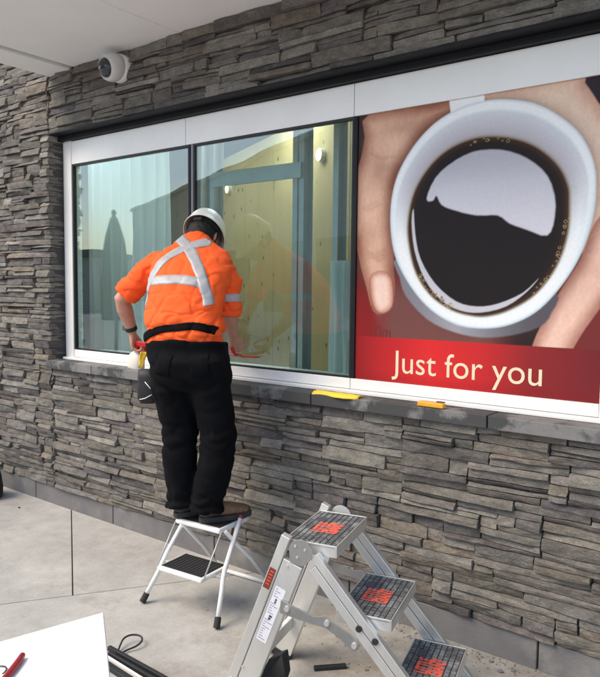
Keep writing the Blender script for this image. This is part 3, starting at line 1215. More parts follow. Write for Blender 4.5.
# ================================================================== security camera
sc_c = Vector((-3.60, -.005, 2.952))
sc = thing('security_camera', 'white dome security camera on the wall under the canopy', 'camera', sc_c)
ax = Vector((-.06, -.92, -.26)).normalized()
MB().tube([sc_c + Vector((0, .03, 0)), sc_c + Vector((0, -.03, 0))], [.088, .086], 28).build('mounting_plate', M_FRAME, sc, smooth=True, bevel=.004)
sdx = ax.orthogonal().normalized()
sdy = ax.cross(sdx)
c_ = sc_c + Vector((.0, -.065, -.005))
rr = []
for t_, r_ in ((-.055, .070), (-.03, .082), (0, .086), (.03, .084), (.050, .076), (.060, .066), (.055, .060)):
    rr.append([c_ + ax * t_ + sdx * (r_ * cos(2 * pi * k / 32)) + sdy * (r_ * sin(2 * pi * k / 32)) for k in range(32)])
MB().rings(rr).build('housing', M_CAMG, sc, smooth=True)
MB().ell(c_ + ax * .050, (sdx * .058, sdy * .058, ax * .042), 24, 14).build('lens_dome', M_LENS, sc, smooth=True)

# ================================================================== things on the sill
q = MB()
nx, ny = 16, 7
vs_ = []
for k in range(ny):
    for i in range(nx):
        a, b = i / (nx - 1), k / (ny - 1)
        xx, yy = -2.06 + .27 * a, -.045 + .055 * b + .012 * sin(a * 7) * (1 - b)
        zz = 1.0695 + .004 * (1 + noise.noise(Vector((a * 5, b * 3, 1)))) - (.012 * (1 - b) ** 3 if b < .2 else 0)
        vs_.append((xx, yy, zz))
fs_ = [(k * nx + i, k * nx + i + 1, (k + 1) * nx + i + 1, (k + 1) * nx + i) for k in range(ny - 1) for i in range(nx - 1)]
q.add(vs_, fs_)
o = q.build('cleaning_cloth', M_YEL, None, smooth=True, off=(-1.92, -.02, 1.067))
sl = o.modifiers.new('solid', 'SOLIDIFY')
sl.thickness = .006
sl.offset = 1
tag(o, 'yellow folded cleaning cloth lying on the stone sill', 'cloth')
tl = thing('scraper', 'orange-yellow plastic scraper lying on the sill below the poster', 'scraper', (-1.40, .0, 1.067))
MB().prism([(-1.475, -.028, 1.068), (-1.345, -.032, 1.068), (-1.338, -.012, 1.068), (-1.36, .012, 1.068), (-1.47, .010, 1.068)], (0, 0, 1), .022).build('handle', M_YTOOL, tl, bevel=.004)
MB().box2((-1.39, -.006, 1.0905), (-1.352, .008, 1.095)).build('blade_cap', M_INK, tl, bevel=.001)

# ================================================================== step stool
st = thing('step_stool', 'white two-step folding stool under the worker', 'step stool', (-2.465, -.33, 0), radians(5))
TZ = .42
q = MB()
q.box((0, -.02, TZ - .0145), (.29, .235, .025))
q.build('top_step', M_WHITE, st, bevel=.009, seg=3)
MB().box((0, -.018, TZ - .0005), (.262, .20, .003)).build('grip_mat', M_RUB, st)
q = MB()
q.box((0, -.165, .205), (.29, .215, .022))
tr_ = q.build('lower_step', M_WHITE, st, bevel=.009, seg=3)
q = MB().box((0, -.163, .2175), (.258, .180, .003))
for i in range(12):
    q.box((-.115 + i * .021, -.163, .2200), (.008, .172, .0022))
q.build('grip_mat', M_RUB, tr_, off=(0, 0, 0))
for s in (-1, 1):
    pts = [(s * .236, -.262, .03), (s * .205, -.19, .155), (s * .198, -.175, .19), (s * .190, -.15, .235), (s * .162, .01, .44)]
    MB().tube(pts, .0115, 14).build('front_leg', M_WHITE, st, smooth=True)
    d_ = (Vector(pts[0]) - Vector(pts[1])).normalized()
    p_ = Vector(pts[0])
    MB().tube([p_ - d_ * .022, p_ + d_ * .026], [.0155, .0165], 14).build('rubber_foot', M_RUB, st, smooth=False, bevel=.002)
    MB().tube([(s * .150, -.10, .40), (s * .162, .10, .20), (s * .17, .255, .016)], .010, 12).build('rear_leg', M_WHITE, st, smooth=True)
    MB().tube([(s * .150, -.125, .405), (s * .150, -.262, .208)], .0035, 8).build('link_rod', M_STEEL, st, smooth=True)
    MB().tube([(s * .170, .2555, .014), (s * .205, .2555, .014)], .0145, 12).build('rubber_foot', M_RUB, st, smooth=False)
    MB().tube([(s * .1625, .008, .437), (s * .161, .016, .449)], .0122, 10).build('end_cap', M_DKRED if s > 0 else M_RUB, st)
MB().tube([(-.171, .255, .014), (.171, .255, .014)], .0115, 12).build('rear_bar', M_WHITE, st, smooth=True)
MB().tube([(-.19, -.165, .197), (.19, -.165, .197)], .007, 10).build('axle', M_STEEL, st, smooth=True)

# ================================================================== aluminium platform ladder
lad = thing('step_ladder', 'aluminium three-step folding ladder with black treads and red print', 'ladder', (-1.493, -.6975, 0), radians(14.5))
BN = .20
SL = Vector((.205, 0, -.23))
for k in range(3):
    c = Vector((.205 * k, 0, .68 - .23 * k))
    hw = .178
    a0, a1 = -.1025, .1025
    pl = MB()
    pl.box((c.x, 0, c.z - .006), (.205, hw * 2, .004))
    pl.build('step_plate', M_ALU, lad)
    q = MB()
    q.box((c.x + a1 - .0025, 0, c.z - .020), (.005, hw * 2, .044))
    q.box((c.x + a0 + .0025, 0, c.z - .020), (.005, hw * 2, .044))
    for s in (-1, 1):
        q.box((c.x, s * (hw - .0025), c.z - .020), (.1948, .005, .0438))
    q.build('step_rim', M_ALU, lad, bevel=.0015, seg=2)
    g_ = MB()
    n_a, n_b = 9, 16
    MB().box((c.x, 0, c.z - .0025), (.193, hw * 2 - .012, .0025)).build('tread_base', M_TREADB, lad)
    for i in range(n_a):
        for j in range(n_b):
            g_.box((c.x - .0965 + .193 * (i + .5) / n_a, -hw + .007 + (2 * hw - .014) * (j + .5) / n_b, c.z - .0003), (.0165, .0175, .0026))
    tm = g_.build('tread_mat', M_TREAD, lad)
    # printed name, read by someone climbing
    for li, word in enumerate(('LITTLE', 'GIANT')):
        mtx = MT(Vector((c.x - .002 + li * .050 + (0 if k else .004), -.064, c.z + .0016))) @ Matrix.Rotation(pi / 2, 4, 'Z')
        text_mesh('printed_name', word, .066, lad, M_RED, mtx, extrude=.0003, bold=.0026, shear=.1, sx=.56 if li == 0 else .60, spacing=.98)
    mtx = None
    pz = MB().box((c.x - .052, .075, c.z + .0015), (.03, .05, .0006)).build('ink_mark', M_INK, lad)
MB().prism([(.036, -.012, .6806), (.05, .03, .6806), (.06, .032, .6806), (.044, -.012, .6806)], (0, 0, 1), .0012).build('ink_mark', M_INK, lad)
# side rails of the climbing side: two slim channels with a slot between
for s in (-1, 1):
    b_ = s * BN
    top_p = Vector((.035, b_, .612))
    bot_p = Vector((.565, b_, .012))
    d_ = (bot_p - top_p).normalized()
    nn = Vector((-d_.z, 0, d_.x))
    if nn.x < 0:
        nn = -nn
    for off_, w_, tt in ((-.018, .032, .022), (.018, .032, .026)):
        MB().bar(top_p + nn * off_ - d_ * (.03 if off_ > 0 else 0), bot_p + nn * off_ - d_ * .02, w_, tt, nn).build('climb_rail', M_ALU, lad, bevel=.002)
    MB().bar(top_p, bot_p - d_ * .03, .004, .012, nn).build('rail_slot', M_INK, lad)
    MB().bar(bot_p - d_ * .035, bot_p + d_ * .008, .078, .034, nn).build('rubber_foot', M_RUB, lad, bevel=.003)
    for tt in (.18, .26, .66):
        p_ = top_p.lerp(bot_p, tt + .14) + nn * (.018 if tt > .2 else -.004)
        MB().tube([p_ + Vector((0, s * .011, 0)), p_ + Vector((0, s * .019, 0))], .0115, 16).build('bolt_cap', M_RUB, lad)
    # support leg: slim outer rail and wide inner rail
    tp = Vector((-.052, b_, .655))
    bp_ = Vector((-.292, b_, .018))
    dl = (bp_ - tp).normalized()
    nl = Vector((-dl.z, 0, dl.x))
    if nl.x < 0:
        nl = -nl
    o1 = MB().bar(tp - nl * .044 - dl * .035, bp_ - nl * .044, .036, .030, nl).build('outer_leg_rail', M_ALU, lad, bevel=.003)
    o2 = MB().bar(tp + nl * .016 + dl * .045, bp_ + nl * .016, .078, .026, nl).build('inner_leg_rail', M_ALU, lad, bevel=.003)
    MB().bar(bp_ - nl * .044 - dl * .045, bp_ - nl * .044 + dl * .012, .041, .036, nl).build('rubber_foot', M_RUB, lad, bevel=.003)
    MB().bar(bp_ + nl * .016 - dl * .02, bp_ + nl * .016 + dl * .014, .082, .033, nl).build('rubber_foot', M_RUB, lad, bevel=.003)
    # hinge disc
    hc = Vector((-.022, s * (BN + .014), .655))
    arc = []
    for k in range(15):
        a_ = radians(-30 + 200 * k / 14)
        arc.append((hc.x + .046 * cos(a_), hc.y - .003, hc.z + .046 * sin(a_)))
    arc += [(hc.x - .04, hc.y - .003, hc.z - .045), (hc.x + .012, hc.y - .003, hc.z - .05)]
    MB().prism(arc, (0, 1, 0), .006).build('hinge_plate', M_ALU2 if s < 0 else M_STEEL, lad, bevel=.001)
    for ox, oz in ((-.012, -.02), (.018, .012), (-.02, .02)):
        MB().tube([(hc.x + ox, hc.y + s * .003, hc.z + oz), (hc.x + ox, hc.y + s * .006, hc.z + oz)], .0045, 10).build('rivet', M_ALU, lad)
    # spreader plate
    yb_ = s * (BN + .017)
    prof = [(-.10, .418), (-.095, .468), (-.04, .452), (.03, .432), (.075, .440), (.10, .428), (.165, .400), (.195, .378), (.205, .352), (.190, .336), (.168, .345), (.13, .372), (.08, .398), (.03, .402), (-.03, .408)]
    MB().prism([(x_, yb_, z_) for x_, z_ in prof], (0, s, 0), .005).build('spreader_plate', M_ALU2, lad, bevel=.001)
    for x_, z_ in ((.085, .418), (.188, .358), (-.07, .44)):
        MB().tube([(x_, yb_ + s * .005, z_), (x_, yb_ + s * .012, z_)], .010, 14).build('rivet', M_ALU, lad)
    if s < 0:
        fy = b_ - .0135
        def onleg(t_, n_):
            return tp + dl * t_ + nl * n_ + Vector((0, 0, 0))
        def patch(name, t0_, t1_, n0_, n1_, y_, m_, par):
            pts = [onleg(t0_, n0_), onleg(t0_, n1_), onleg(t1_, n1_), onleg(t1_, n0_)]
            return MB().prism([(p.x, y_, p.z) for p in pts], (0, -1, 0), .0006).build(name, m_, par, off=(0, 0, 0))
        stk = patch('warning_label', .155, .385, -.012, .030, fy, M_STICK, o2)
        for k in range(22):
            t_ = .162 + k * .0100
            if k in (4, 5, 11, 12):
                patch('label_print', t_, t_ + .008, .004, .010 + .006 * R(), fy - .0007, M_INK, o2)
                continue
            patch('label_print', t_, t_ + .0035, -.008, -.006 + .026 * R() + .006, fy - .0007, M_GREYINK, o2)
        patch('red_label', .10, .185, -.058, -.032, b_ - .0155, M_REDBR, o1)
        for k in range(5):
            patch('label_print', .112 + k * .013, .115 + k * .013, -.052, -.038, b_ - .0162, M_RED, o1)
        for t_, n_ in ((.065, .0), (.52, -.02), (.59, -.048)):
            p_ = onleg(t_, n_)
            MB().tube([(p_.x, fy - .001, p_.z), (p_.x, fy - .004, p_.z)], .005, 12).build('rivet', M_ALU, lad)
# cross brace between the support legs
MB().bar((-.235, -.186, .17), (-.235, .186, .17), .05, .02, (0, 0, 1)).build('cross_brace', M_ALU, lad, bevel=.003)
MB().prism([(-.262, -.15, .012), (-.15, -.13, .02), (-.13, -.10, .11), (-.16, -.06, .17), (-.20, -.10, .16)], (.1, .9, 0), .05).build('lock_shoe', M_RUB, lad, bevel=.004)
MB().tube([(-.155, -.142, .10), (-.153, -.156, .10)], .013, 14).build('lock_pin', M_FRAME, lad)

# ================================================================== worker
TH = radians(30)
Fv = Vector((-sin(TH), cos(TH), 0))
Rv = Vector((cos(TH), sin(TH), 0))
Zv = Vector((0, 0, 1))
per = thing('person', 'worker in orange hi-vis shirt and white hard hat cleaning the window', 'person', (-2.48, -.36, TZ))


def sec(c, a, b, tilt=0, tw=0):
    rv = (Rv * cos(tw) + Fv * sin(tw))
    fv = (Fv * cos(tw) - Rv * sin(tw))
    return (Vector(c), rv * a, (fv * cos(tilt) - Zv * sin(tilt)) * b)


waist = Vector((-2.555, -.445, 1.34))
lum = Vector((-2.585, -.42, 1.46))
mid_ = Vector((-2.615, -.375, 1.58))
chest = Vector((-2.675, -.285, 1.675))
shl = Vector((-2.722, -.215, 1.762))
nck = Vector((-2.762, -.17, 1.838))
SHL = Vector((-2.900, -.325, 1.732))
SHR = Vector((-2.540, -.160, 1.695))
ELL = Vector((-3.085, -.42, 1.525))
WRL = Vector((-3.105, -.335, 1.345))
ELR = Vector((-2.525, -.16, 1.455))
WRR = Vector((-2.60, -.045, 1.325))
HEAD = Vector((-2.785, -.095, 1.878))
PEL = Vector((-2.505, -.465, 1.24))
HIPR, HIPL = Vector((-2.405, -.425, 1.20)), Vector((-2.585, -.51, 1.20))
KNR, KNL = Vector((-2.37, -.405, .86)), Vector((-2.575, -.465, .86))
ANR, ANL = Vector((-2.430, -.410, .475)), Vector((-2.590, -.437, .475))


def limb(a, ra, b, rb, c=None, rc=None, n=18):
    p = [Vector(a), Vector(a).lerp(Vector(b), .33), Vector(a).lerp(Vector(b), .67), Vector(b)]
    r = [ra, ra * .72 + rb * .28 + .002, ra * .3 + rb * .7 + .001, rb]
    if c is not None:
        p += [Vector(b).lerp(Vector(c), .3), Vector(b).lerp(Vector(c), .65), Vector(c)]
        r += [rb * .85 + rc * .15 + .004, rb * .4 + rc * .6 + .002, rc]
    return MB().tube(p, r, n)


def hand(wrist, d, n, side, curl, thumb, spread=.0):
    """wrist point, direction of the palm, palm normal (towards what is held), side: towards the thumb"""
    d, n = Vector(d).normalized(), Vector(n).normalized()
    n = (n - d * n.dot(d)).normalized()
    sv_ = Vector(side)
    sv_ = (sv_ - d * sv_.dot(d) - n * sv_.dot(n)).normalized()
    parts = [MB().loft([(wrist - d * .02, sv_ * .027, n * .021), (wrist + d * .02, sv_ * .032, n * .019), (wrist + d * .055, sv_ * .041, n * .0165), (wrist + d * .088, sv_ * .042, n * .0135), (wrist + d * .096, sv_ * .037, n * .009)], 20)]
    lens = [(.044, .026, .021), (.048, .030, .022), (.045, .028, .022), (.035, .021, .019)]
    for k in range(4):
        lat = .0305 - .0203 * k
        base = wrist + d * (.085 - .003 * abs(k - 1)) + sv_ * lat
        ang_ = 0
        p = base
        pts = [base - d * .02, base]
        for q_ in range(3):
            ang_ += curl[q_] * (1 + .06 * k)
            dd = d * cos(ang_) + n * sin(ang_) + sv_ * (spread * (1.5 - k))
            p = p + dd.normalized() * lens[k][q_]
            pts.append(p)
        parts.append(MB().tube(pts, [.0088, .0092, .0086, .0078, .0060], 12))
    tb = wrist + d * .025 + sv_ * .026 + n * .006
    a1 = (sv_ * thumb[0] + d * thumb[1] + n * thumb[2]).normalized()
    a2 = (a1 + d * .45 + n * .25).normalized()
    p1 = tb + a1 * .040
    p2 = p1 + a2 * .032
    p3 = p2 + (a2 + n * .3).normalized() * .024
    parts.append(MB().tube([tb - a1 * .015, tb, p1, p2, p3], [.014, .0135, .0105, .0098, .0072], 12))
    return parts


# body (skin): one continuous surface
hdir = (Fv * .66 + Zv * .72 + Rv * .06).normalized()          # neck to crown
hface = (Fv * .74 - Zv * .66 + Rv * .10)
hface = (hface - hdir * hface.dot(hdir)).normalized()
hright = hface.cross(hdir).normalized()
parts = [MB().loft([sec(PEL + Zv * -.06, .15, .10), sec(PEL, .16, .11), sec(waist, .145, .10, .1), sec(mid_, .15, .105, .4), sec(chest, .165, .105, .55), sec(shl, .13, .075, .6), sec(nck, .06, .058, .6)]),
         MB().tube([shl, nck, HEAD - hdir * .03], [.062, .057, .056], 18),
         MB().ell(HEAD, (hright * .077, hface * .098, hdir * .115), 28, 20),
         MB().ell(HEAD + hface * .028 - hdir * .055, (hright * .058, hface * .066, hdir * .062), 20, 14),
         MB().tube([HEAD + hface * .085 + hdir * .012, HEAD + hface * .105 - hdir * .015, HEAD + hface * .112 - hdir * .032, HEAD + hface * .09 - hdir * .036], [.009, .012, .015, .008], 10),
         MB().ell(HEAD + hface * .088 - hdir * .066, (hright * .026, hface * .012, hdir * .010), 14, 8)]
for s in (-1, 1):
    e = HEAD + hright * (s * .076) - hface * .008 - hdir * .012
    parts.append(MB().ell(e, (hright * .010, hface * .018 + hright * (-s * .006), hdir * .031), 14, 10))
    parts.append(MB().ell(HEAD + hright * (s * .032) + hface * .088 + hdir * .004, (hright * .015, hface * .010, hdir * .008), 12, 8))
parts += [limb(SHL, .052, ELL, .043, WRL, .0285), limb(SHR, .052, ELR, .043, WRR, .0285)]
for h_, k_n, a_ in ((HIPR, KNR, ANR), (HIPL, KNL, ANL)):
    parts.append(limb(h_, .078, k_n, .052, a_ + Zv * .01, .029))
# left hand round the spray head, right hand round the squeegee handle
LW = WRL + (WRL - ELL).normalized() * .01
hl = hand(LW, (.05, .12, -.95), (.80, .45, .05), (-.45, .80, .05), (.75, .85, .6), (.5, .8, .35))
hr = hand(WRR + (WRR - ELR).normalized() * .01, (-.15, .55, -.85), (-.70, .35, .30), (.2, .85, .5), (.8, .95, .7), (.5, .8, .5))
parts += hl + hr
me = fuse(parts, .0046, 3, 'body')
me.transform(MT(-per.location))
link('body', me, M_SKIN, per, off=per.location)
me.polygons.foreach_set('use_smooth', [True] * len(me.polygons))

# hair: cap over the back of the head
mb = MB()
mb.ell(HEAD + hdir * .006 - hface * .012, (hright * .083, hface * .094, hdir * .116), 26, 18)
mb.ell(HEAD - hdir * .055 - hface * .040, (hright * .060, hface * .050, hdir * .050), 20, 12)
me = fuse([mb], .006, 2, 'hair')
displace(me, lambda p: .003 * noise.noise(Vector(p) * 60))
me.transform(MT(-per.location))
link('hair', me, M_HAIR, per, True, off=per.location)

# shirt
sp = [MB().loft([sec(waist - Zv * .06 - Fv * .006, .190, .132, .02), sec(waist + Zv * .02, .200, .137, .05), sec(lum, .199, .138, .12), sec(mid_, .206, .142, .3), sec(chest + Zv * .0, .222, .140, .5), sec(shl - Zv * .012, .205, .112, .6), sec(shl + Zv * .028 + Fv * .016, .150, .088, .65), sec(nck + Zv * .004, .088, .074, .65), sec(nck + Zv * .022 + Fv * .018, .070, .064, .65)], 36, 2.35)]
dL = (ELL - SHL).normalized()
dR = (ELR - SHR).normalized()
sp.append(MB().tube([SHL + Rv * .10 - Zv * .03, SHL + Rv * .015 - Zv * .012, SHL + dL * .07, SHL + dL * .16, SHL + dL * .235, SHL + dL * .262], [.06, .078, .079, .075, .075, .074], 26))
sp.append(MB().tube([SHR - Rv * .09 - Zv * .03, SHR - Rv * .02 - Zv * .012, SHR + dR * .07, SHR + dR * .16, SHR + dR * .235, SHR + dR * .262], [.06, .080, .080, .073, .069, .068], 26))
shirt = fuse(sp, .0058, 6, 'shirt')


def shirt_fold(p):
    v = Vector(p)
    a = .0050 * noise.noise(Vector((v.x * 7 + v.z * 5, v.y * 7, v.z * 9)))
    b = .0032 * noise.noise(Vector((v.x * 22 - v.z * 16, v.y * 20, v.z * 14)))
    low = max(0, min(1, (1.56 - v.z) / .2))
    lat_ = (v - waist).dot(Rv)
    c = .011 * low * sin(v.z * 62 + lat_ * 11 + 4 * noise.noise(v * 6))
    d_ = .005 * max(0, 1 - (v - SHL).length / .22) * sin((v - SHL).dot(dL) * 110 + 5 * noise.noise(v * 8))
    e_ = .005 * max(0, 1 - (v - SHR).length / .24) * sin((v - SHR).dot(dR) * 100 + 5 * noise.noise(v * 8))
    q = Vector((lat_ * 9 + v.z * 6, v.y * 3, v.z * 13 - lat_ * 4))
    q2 = Vector((lat_ * 8 - v.z * 9, v.y * 3 + 9, v.z * 11 + lat_ * 6))
    cr = -.012 * max(0, .20 - abs(noise.noise(q))) / .20 - .010 * max(0, .16 - abs(noise.noise(q2))) / .16
    arm = max(max(0, 1 - (v - SHL - dL * .1).length / .2), max(0, 1 - (v - SHR - dR * .1).length / .2))
    return a + b + c * .5 + d_ * .7 + e_ * .7 + cr * (.35 + .65 * low + .5 * arm)


displace(shirt, shirt_fold)
SB = bvh_of(shirt)


def strip(paths, width, bvh, dirn, name, m, parent, lift=.0022, nw_=5):
    """tape laid on a surface: path points are dropped on it along dirn"""
    q_ = MB()
    for path in paths:
        path = [Vector(p) for p in path]
        fine = []
        for i in range(len(path) - 1):
            p_0, p_1, p_2, p_3 = path[max(i - 1, 0)], path[i], path[i + 1], path[min(i + 2, len(path) - 1)]
            for k in range(10):
                t = k / 10
                fine.append(.5 * ((2 * p_1) + (p_2 - p_0) * t + (2 * p_0 - 5 * p_1 + 4 * p_2 - p_3) * t * t + (3 * p_1 - p_0 - 3 * p_2 + p_3) * t ** 3))
        fine.append(path[-1])
        rows = []
        for i, p in enumerate(fine):
            t_ = (fine[min(i + 1, len(fine) - 1)] - fine[max(i - 1, 0)]).normalized()
            side = t_.cross(dirn).normalized()
            row = []
            for k in range(nw_):
                pp = p + side * (width * (k / (nw_ - 1) - .5))
                hit, nr, ix, ds = bvh.ray_cast(pp - dirn * .6, dirn, 1.2)
                if hit is None:
                    hit, nr, ix, ds = bvh.find_nearest(pp)
                row.append(hit + nr * lift)
            rows.append(row)
        vs_ = [p for r_ in rows for p in r_]
        fs_ = []
        for i in range(len(rows) - 1):
            for k in range(nw_ - 1):
                a = i * nw_ + k
                f_ = (a, a + 1, a + nw_ + 1, a + nw_)
                if max((vs_[f_[x_]] - vs_[f_[(x_ + 1) % 4]]).length for x_ in range(4)) < .05:
                    fs_.append(f_)
        q_.add(vs_, fs_)
    ob = q_.build(name, m, parent, smooth=True)
    so = ob.modifiers.new('solid', 'SOLIDIFY')
    so.thickness = .0012
    return ob


def back(lat, z):
    base = chest + Rv * lat
    return Vector((base.x, base.y, z - .026))


so_ = None
me = shirt.copy()
me.name = 'shirt'
me.transform(MT(-per.location))
so_ = link('shirt', me, M_ORANGE, per, True, off=per.location)
TW = .048
strip([[back(.158, 1.535), back(.140, 1.60), back(.098, 1.69), back(.040, 1.775), back(-.018, 1.832), back(-.070, 1.872), back(-.095, 1.885)]], TW, SB, Fv, 'reflective_tape', M_TAPE, so_)
strip([[back(-.195, 1.53), back(-.186, 1.60), back(-.160, 1.685), back(-.110, 1.765), back(-.05, 1.815), back(.02, 1.845), back(.09, 1.862)]], TW, SB, Fv, 'reflective_tape', M_TAPE, so_)
strip([[back(-.20, 1.645), back(-.12, 1.655), back(0, 1.66), back(.07, 1.652), back(.118, 1.640)]], .046, SB, Fv, 'reflective_tape', M_TAPE, so_, lift=.0014)
for c_, dd, ws, nm_, mt_, lf in ((SHR + dR * .155, dR, (-.02, -.007, .007, .02), 'sleeve_tape', M_TAPE, .002), (SHR + dR * .236, dR, (-.011, -.004, .004, .011), 'sleeve_hem', M_ORANGE, .0022), (SHL + dL * .238, dL, (-.011, -.004, .004, .011), 'sleeve_hem', M_ORANGE, .0022)):
    x_ = dd.orthogonal().normalized()
    y_ = dd.cross(x_)
    q = MB()
    rows = []
    for k in range(33):
        a_ = 2 * pi * k / 32
        o_ = x_ * cos(a_) + y_ * sin(a_)
        row = []
        for w_ in ws:
            hit, nr, ix, ds = SB.ray_cast(c_ + dd * w_ + o_ * .15, -o_, .2)
            row.append((hit if hit else c_ + dd * w_ + o_ * .08) + o_ * lf)
        rows.append(row)
    vs_ = [p for r_ in rows for p in r_]
    q.add(vs_, [(i * 4 + k, i * 4 + k + 1, i * 4 + k + 5, i * 4 + k + 4) for i in range(32) for k in range(3)])
    q.build(nm_, mt_, so_, smooth=True)

# trousers
tp_ = [MB().loft([sec(waist - Zv * .012 - Fv * .004 + Rv * .012, .203, .156, .10), sec(waist - Zv * .06 + Rv * .012, .203, .158, .05), sec(PEL + Zv * .0, .202, .160), sec(PEL - Zv * .08, .196, .150), sec(PEL - Zv * .15, .165, .12)], 34, 2.4)]
for h_, k_n, a_, s in ((HIPR, KNR, ANR, 1), (HIPL, KNL, ANL, -1)):
    tp_.append(MB().tube([h_ + Zv * .02, h_ - Zv * .10, h_.lerp(k_n, .55), k_n + Zv * .02, k_n - Zv * .10, k_n.lerp(a_, .6), a_ + Zv * .06, a_ + Zv * .006, a_ - Zv * .006], [.108, .111, .100, .094, .090, .087, .085, .086, .081], 26))
trou = fuse(tp_, .0085, 4, 'trousers')


def trou_fold(p):
    v = Vector(p)
    low = max(0, min(1, (.62 - v.z) / .14))
    knee = max(0, 1 - abs(v.z - .86) / .14)
    seat = max(0, 1 - abs(v.z - 1.12) / .14)
    n_ = noise.noise(v * 7)
    cr = -.010 * max(0, .28 - abs(noise.noise(Vector((v.x * 8 + v.z * 3, v.y * 8, v.z * 9))))) / .28
    return cr * (.4 + low + knee + .6 * seat) + .006 * noise.noise(Vector((v.x * 9, v.y * 9, v.z * 6))) + .009 * low * sin(v.z * 105 + 6 * n_) + .004 * knee * sin(v.z * 80 + v.x * 20 + 6 * n_) + .004 * seat * sin(v.z * 60 + v.x * 34 + 5 * n_)


displace(trou, trou_fold)
TB = bvh_of(trou)
me = trou.copy()
me.name = 'trousers'
me.transform(MT(-per.location))
to_ = link('trousers', me, M_TROU, per, True, off=per.location)
# dark waistband riding over the shirt tail
strip([[waist + Rv * -.19 + Zv * .0, waist + Rv * -.11 + Zv * .045, waist + Rv * 0 + Zv * .062, waist + Rv * .09 + Zv * .068, waist + Rv * .175 + Zv * .045]], .038, SB, Fv, 'waist_belt', M_TROU, per, lift=.006)
# pockets
strip([[PEL + Rv * -.12 + Zv * -.01, PEL + Rv * -.05 + Zv * -.02]], .10, TB, Fv, 'pocket', M_TROU, to_, lift=.003)
strip([[PEL + Rv * .05 + Zv * -.02, PEL + Rv * .13 + Zv * -.01]], .10, TB, Fv, 'pocket', M_TROU, to_, lift=.003)

# shoes
for heel, toe in ((Vector((-2.45, -.452, TZ)), Vector((-2.335, -.192, TZ))), (Vector((-2.600, -.482, TZ)), Vector((-2.545, -.205, TZ)))):
    d_ = (toe - heel).normalized()
    s_ = Vector((d_.y, -d_.x, 0))
    L_ = (toe - heel).length
    def out(w, z0):
        res = []
        for k in range(26):
            a_ = 2 * pi * k / 26
            t_ = .5 - .5 * cos(a_)
            wd = .036 + .013 * sin(pi * min(1, t_ * 1.15) ** 1.4) - (.004 if .35 < t_ < .55 else 0)
            prof = sin(a_)
            prof = (abs(prof) ** .55) * (1 if prof > 0 else -1)
            res.append(heel + d_ * (L_ * t_) + s_ * (wd * w * prof) + Zv * z0)
        return res
    sh = MB().rings([out(1.0, .002), out(1.05, .008), out(1.05, .024), out(1.0, .030)])
    so2 = sh.build('shoe_sole', M_SOLE, per, smooth=False, bevel=.002)
    up_ = [MB().loft([(heel + d_ * .035 + Zv * .034, s_ * .036, d_ * .034), (heel + d_ * .04 + Zv * .075, s_ * .036, d_ * .038), (heel + d_ * .045 + Zv * .115, s_ * .038, d_ * .044)], 20),
           MB().loft([(heel + d_ * .02 + Zv * .050, s_ * .034, Zv * .026), (heel + d_ * .09 + Zv * .060, s_ * .040, Zv * .036), (heel + d_ * .16 + Zv * .053, s_ * .045, Zv * .029), (heel + d_ * .22 + Zv * .046, s_ * .046, Zv * .022), (heel + d_ * (L_ - .012) + Zv * .040, s_ * .028, Zv * .014)], 22)]
    me = fuse(up_, .006, 3, 'shoe')
    me.transform(MT(-per.location))
    sh_o = link('shoe', me, M_HEEL, per, True, off=per.location)
    toe_p = MB().loft([(heel + d_ * .085 + Zv * .062, s_ * .0425, Zv * .0375), (heel + d_ * .12 + Zv * .060, s_ * .0455, Zv * .036), (heel + d_ * .16 + Zv * .055, s_ * .0475, Zv * .0315), (heel + d_ * .22 + Zv * .047, s_ * .0485, Zv * .0245), (heel + d_ * (L_ - .010) + Zv * .041, s_ * .030, Zv * .016)], 22)
    toe_p.build('toe_panel', M_SHOE, sh_o, smooth=True, subd=1)

# hard hat
hc = HEAD + hdir * .022 + hface * .004
hu = (hdir - hface * -.10).normalized()
hf = (hface - hu * hface.dot(hu)).normalized()
hrr = hf.cross(hu)
rr = []
for z_, k_ in ((-.012, 1.20), (-.008, 1.205), (.004, 1.06), (.03, 1.03), (.06, .98), (.085, .90), (.108, .76), (.125, .55), (.134, .30), (.137, .08)):
    ring = []
    for k in range(48):
        a_ = 2 * pi * k / 48
        ex = 1.0
        if z_ < 0:
            ex = .925 + (.16 * max(0, sin(a_)) ** 3)
        ring.append(hc + hu * (z_ + .004) + hrr * (.102 * k_ * ex * cos(a_)) + hf * (.122 * k_ * ex * sin(a_)))
    rr.append(ring)
q = MB()
n = 48
vs_ = [p for r_ in rr for p in r_]
q.add(vs_, [(i * n + k, i * n + (k + 1) % n, (i + 1) * n + (k + 1) % n, (i + 1) * n + k) for i in range(len(rr) - 1) for k in range(n)] + [tuple(range((len(rr) - 1) * n, len(rr) * n))])
hm = q.build('hard_hat', M_HELM, per, smooth=True)
so = hm.modifiers.new('solid', 'SOLIDIFY')
so.thickness = .0035
so.offset = 1
ridge = MB().tube([hc + hu * (.137 * sin(a_) + .004) + hf * (.118 * cos(a_)) for a_ in [radians(25 + 13 * k) for k in range(11)]], .010, 10)
ridge.build('ridge', M_HELM, hm, smooth=True)
ring = MB()
for w0, w1 in ((-.014, .018),):
    pts0 = [hc + hu * w0 + hrr * (.092 * cos(a)) + hf * (.112 * sin(a)) for a in [2 * pi * k / 40 for k in range(40)]]
    pts1 = [hc + hu * w1 + hrr * (.094 * cos(a)) + hf * (.114 * sin(a)) for a in [2 * pi * k / 40 for k in range(40)]]
    ring.add(pts0 + pts1, [(k, (k + 1) % 40, (k + 1) % 40 + 40, k + 40) for k in range(40)])
ring.build('suspension_band', M_RUB, hm, smooth=True)
MB().box(hc - hf * .113 - hu * .012, (.05, .02, .03), Matrix((hrr, hf, hu)).transposed()).build('ratchet_knob', M_RUB, hm, bevel=.006)

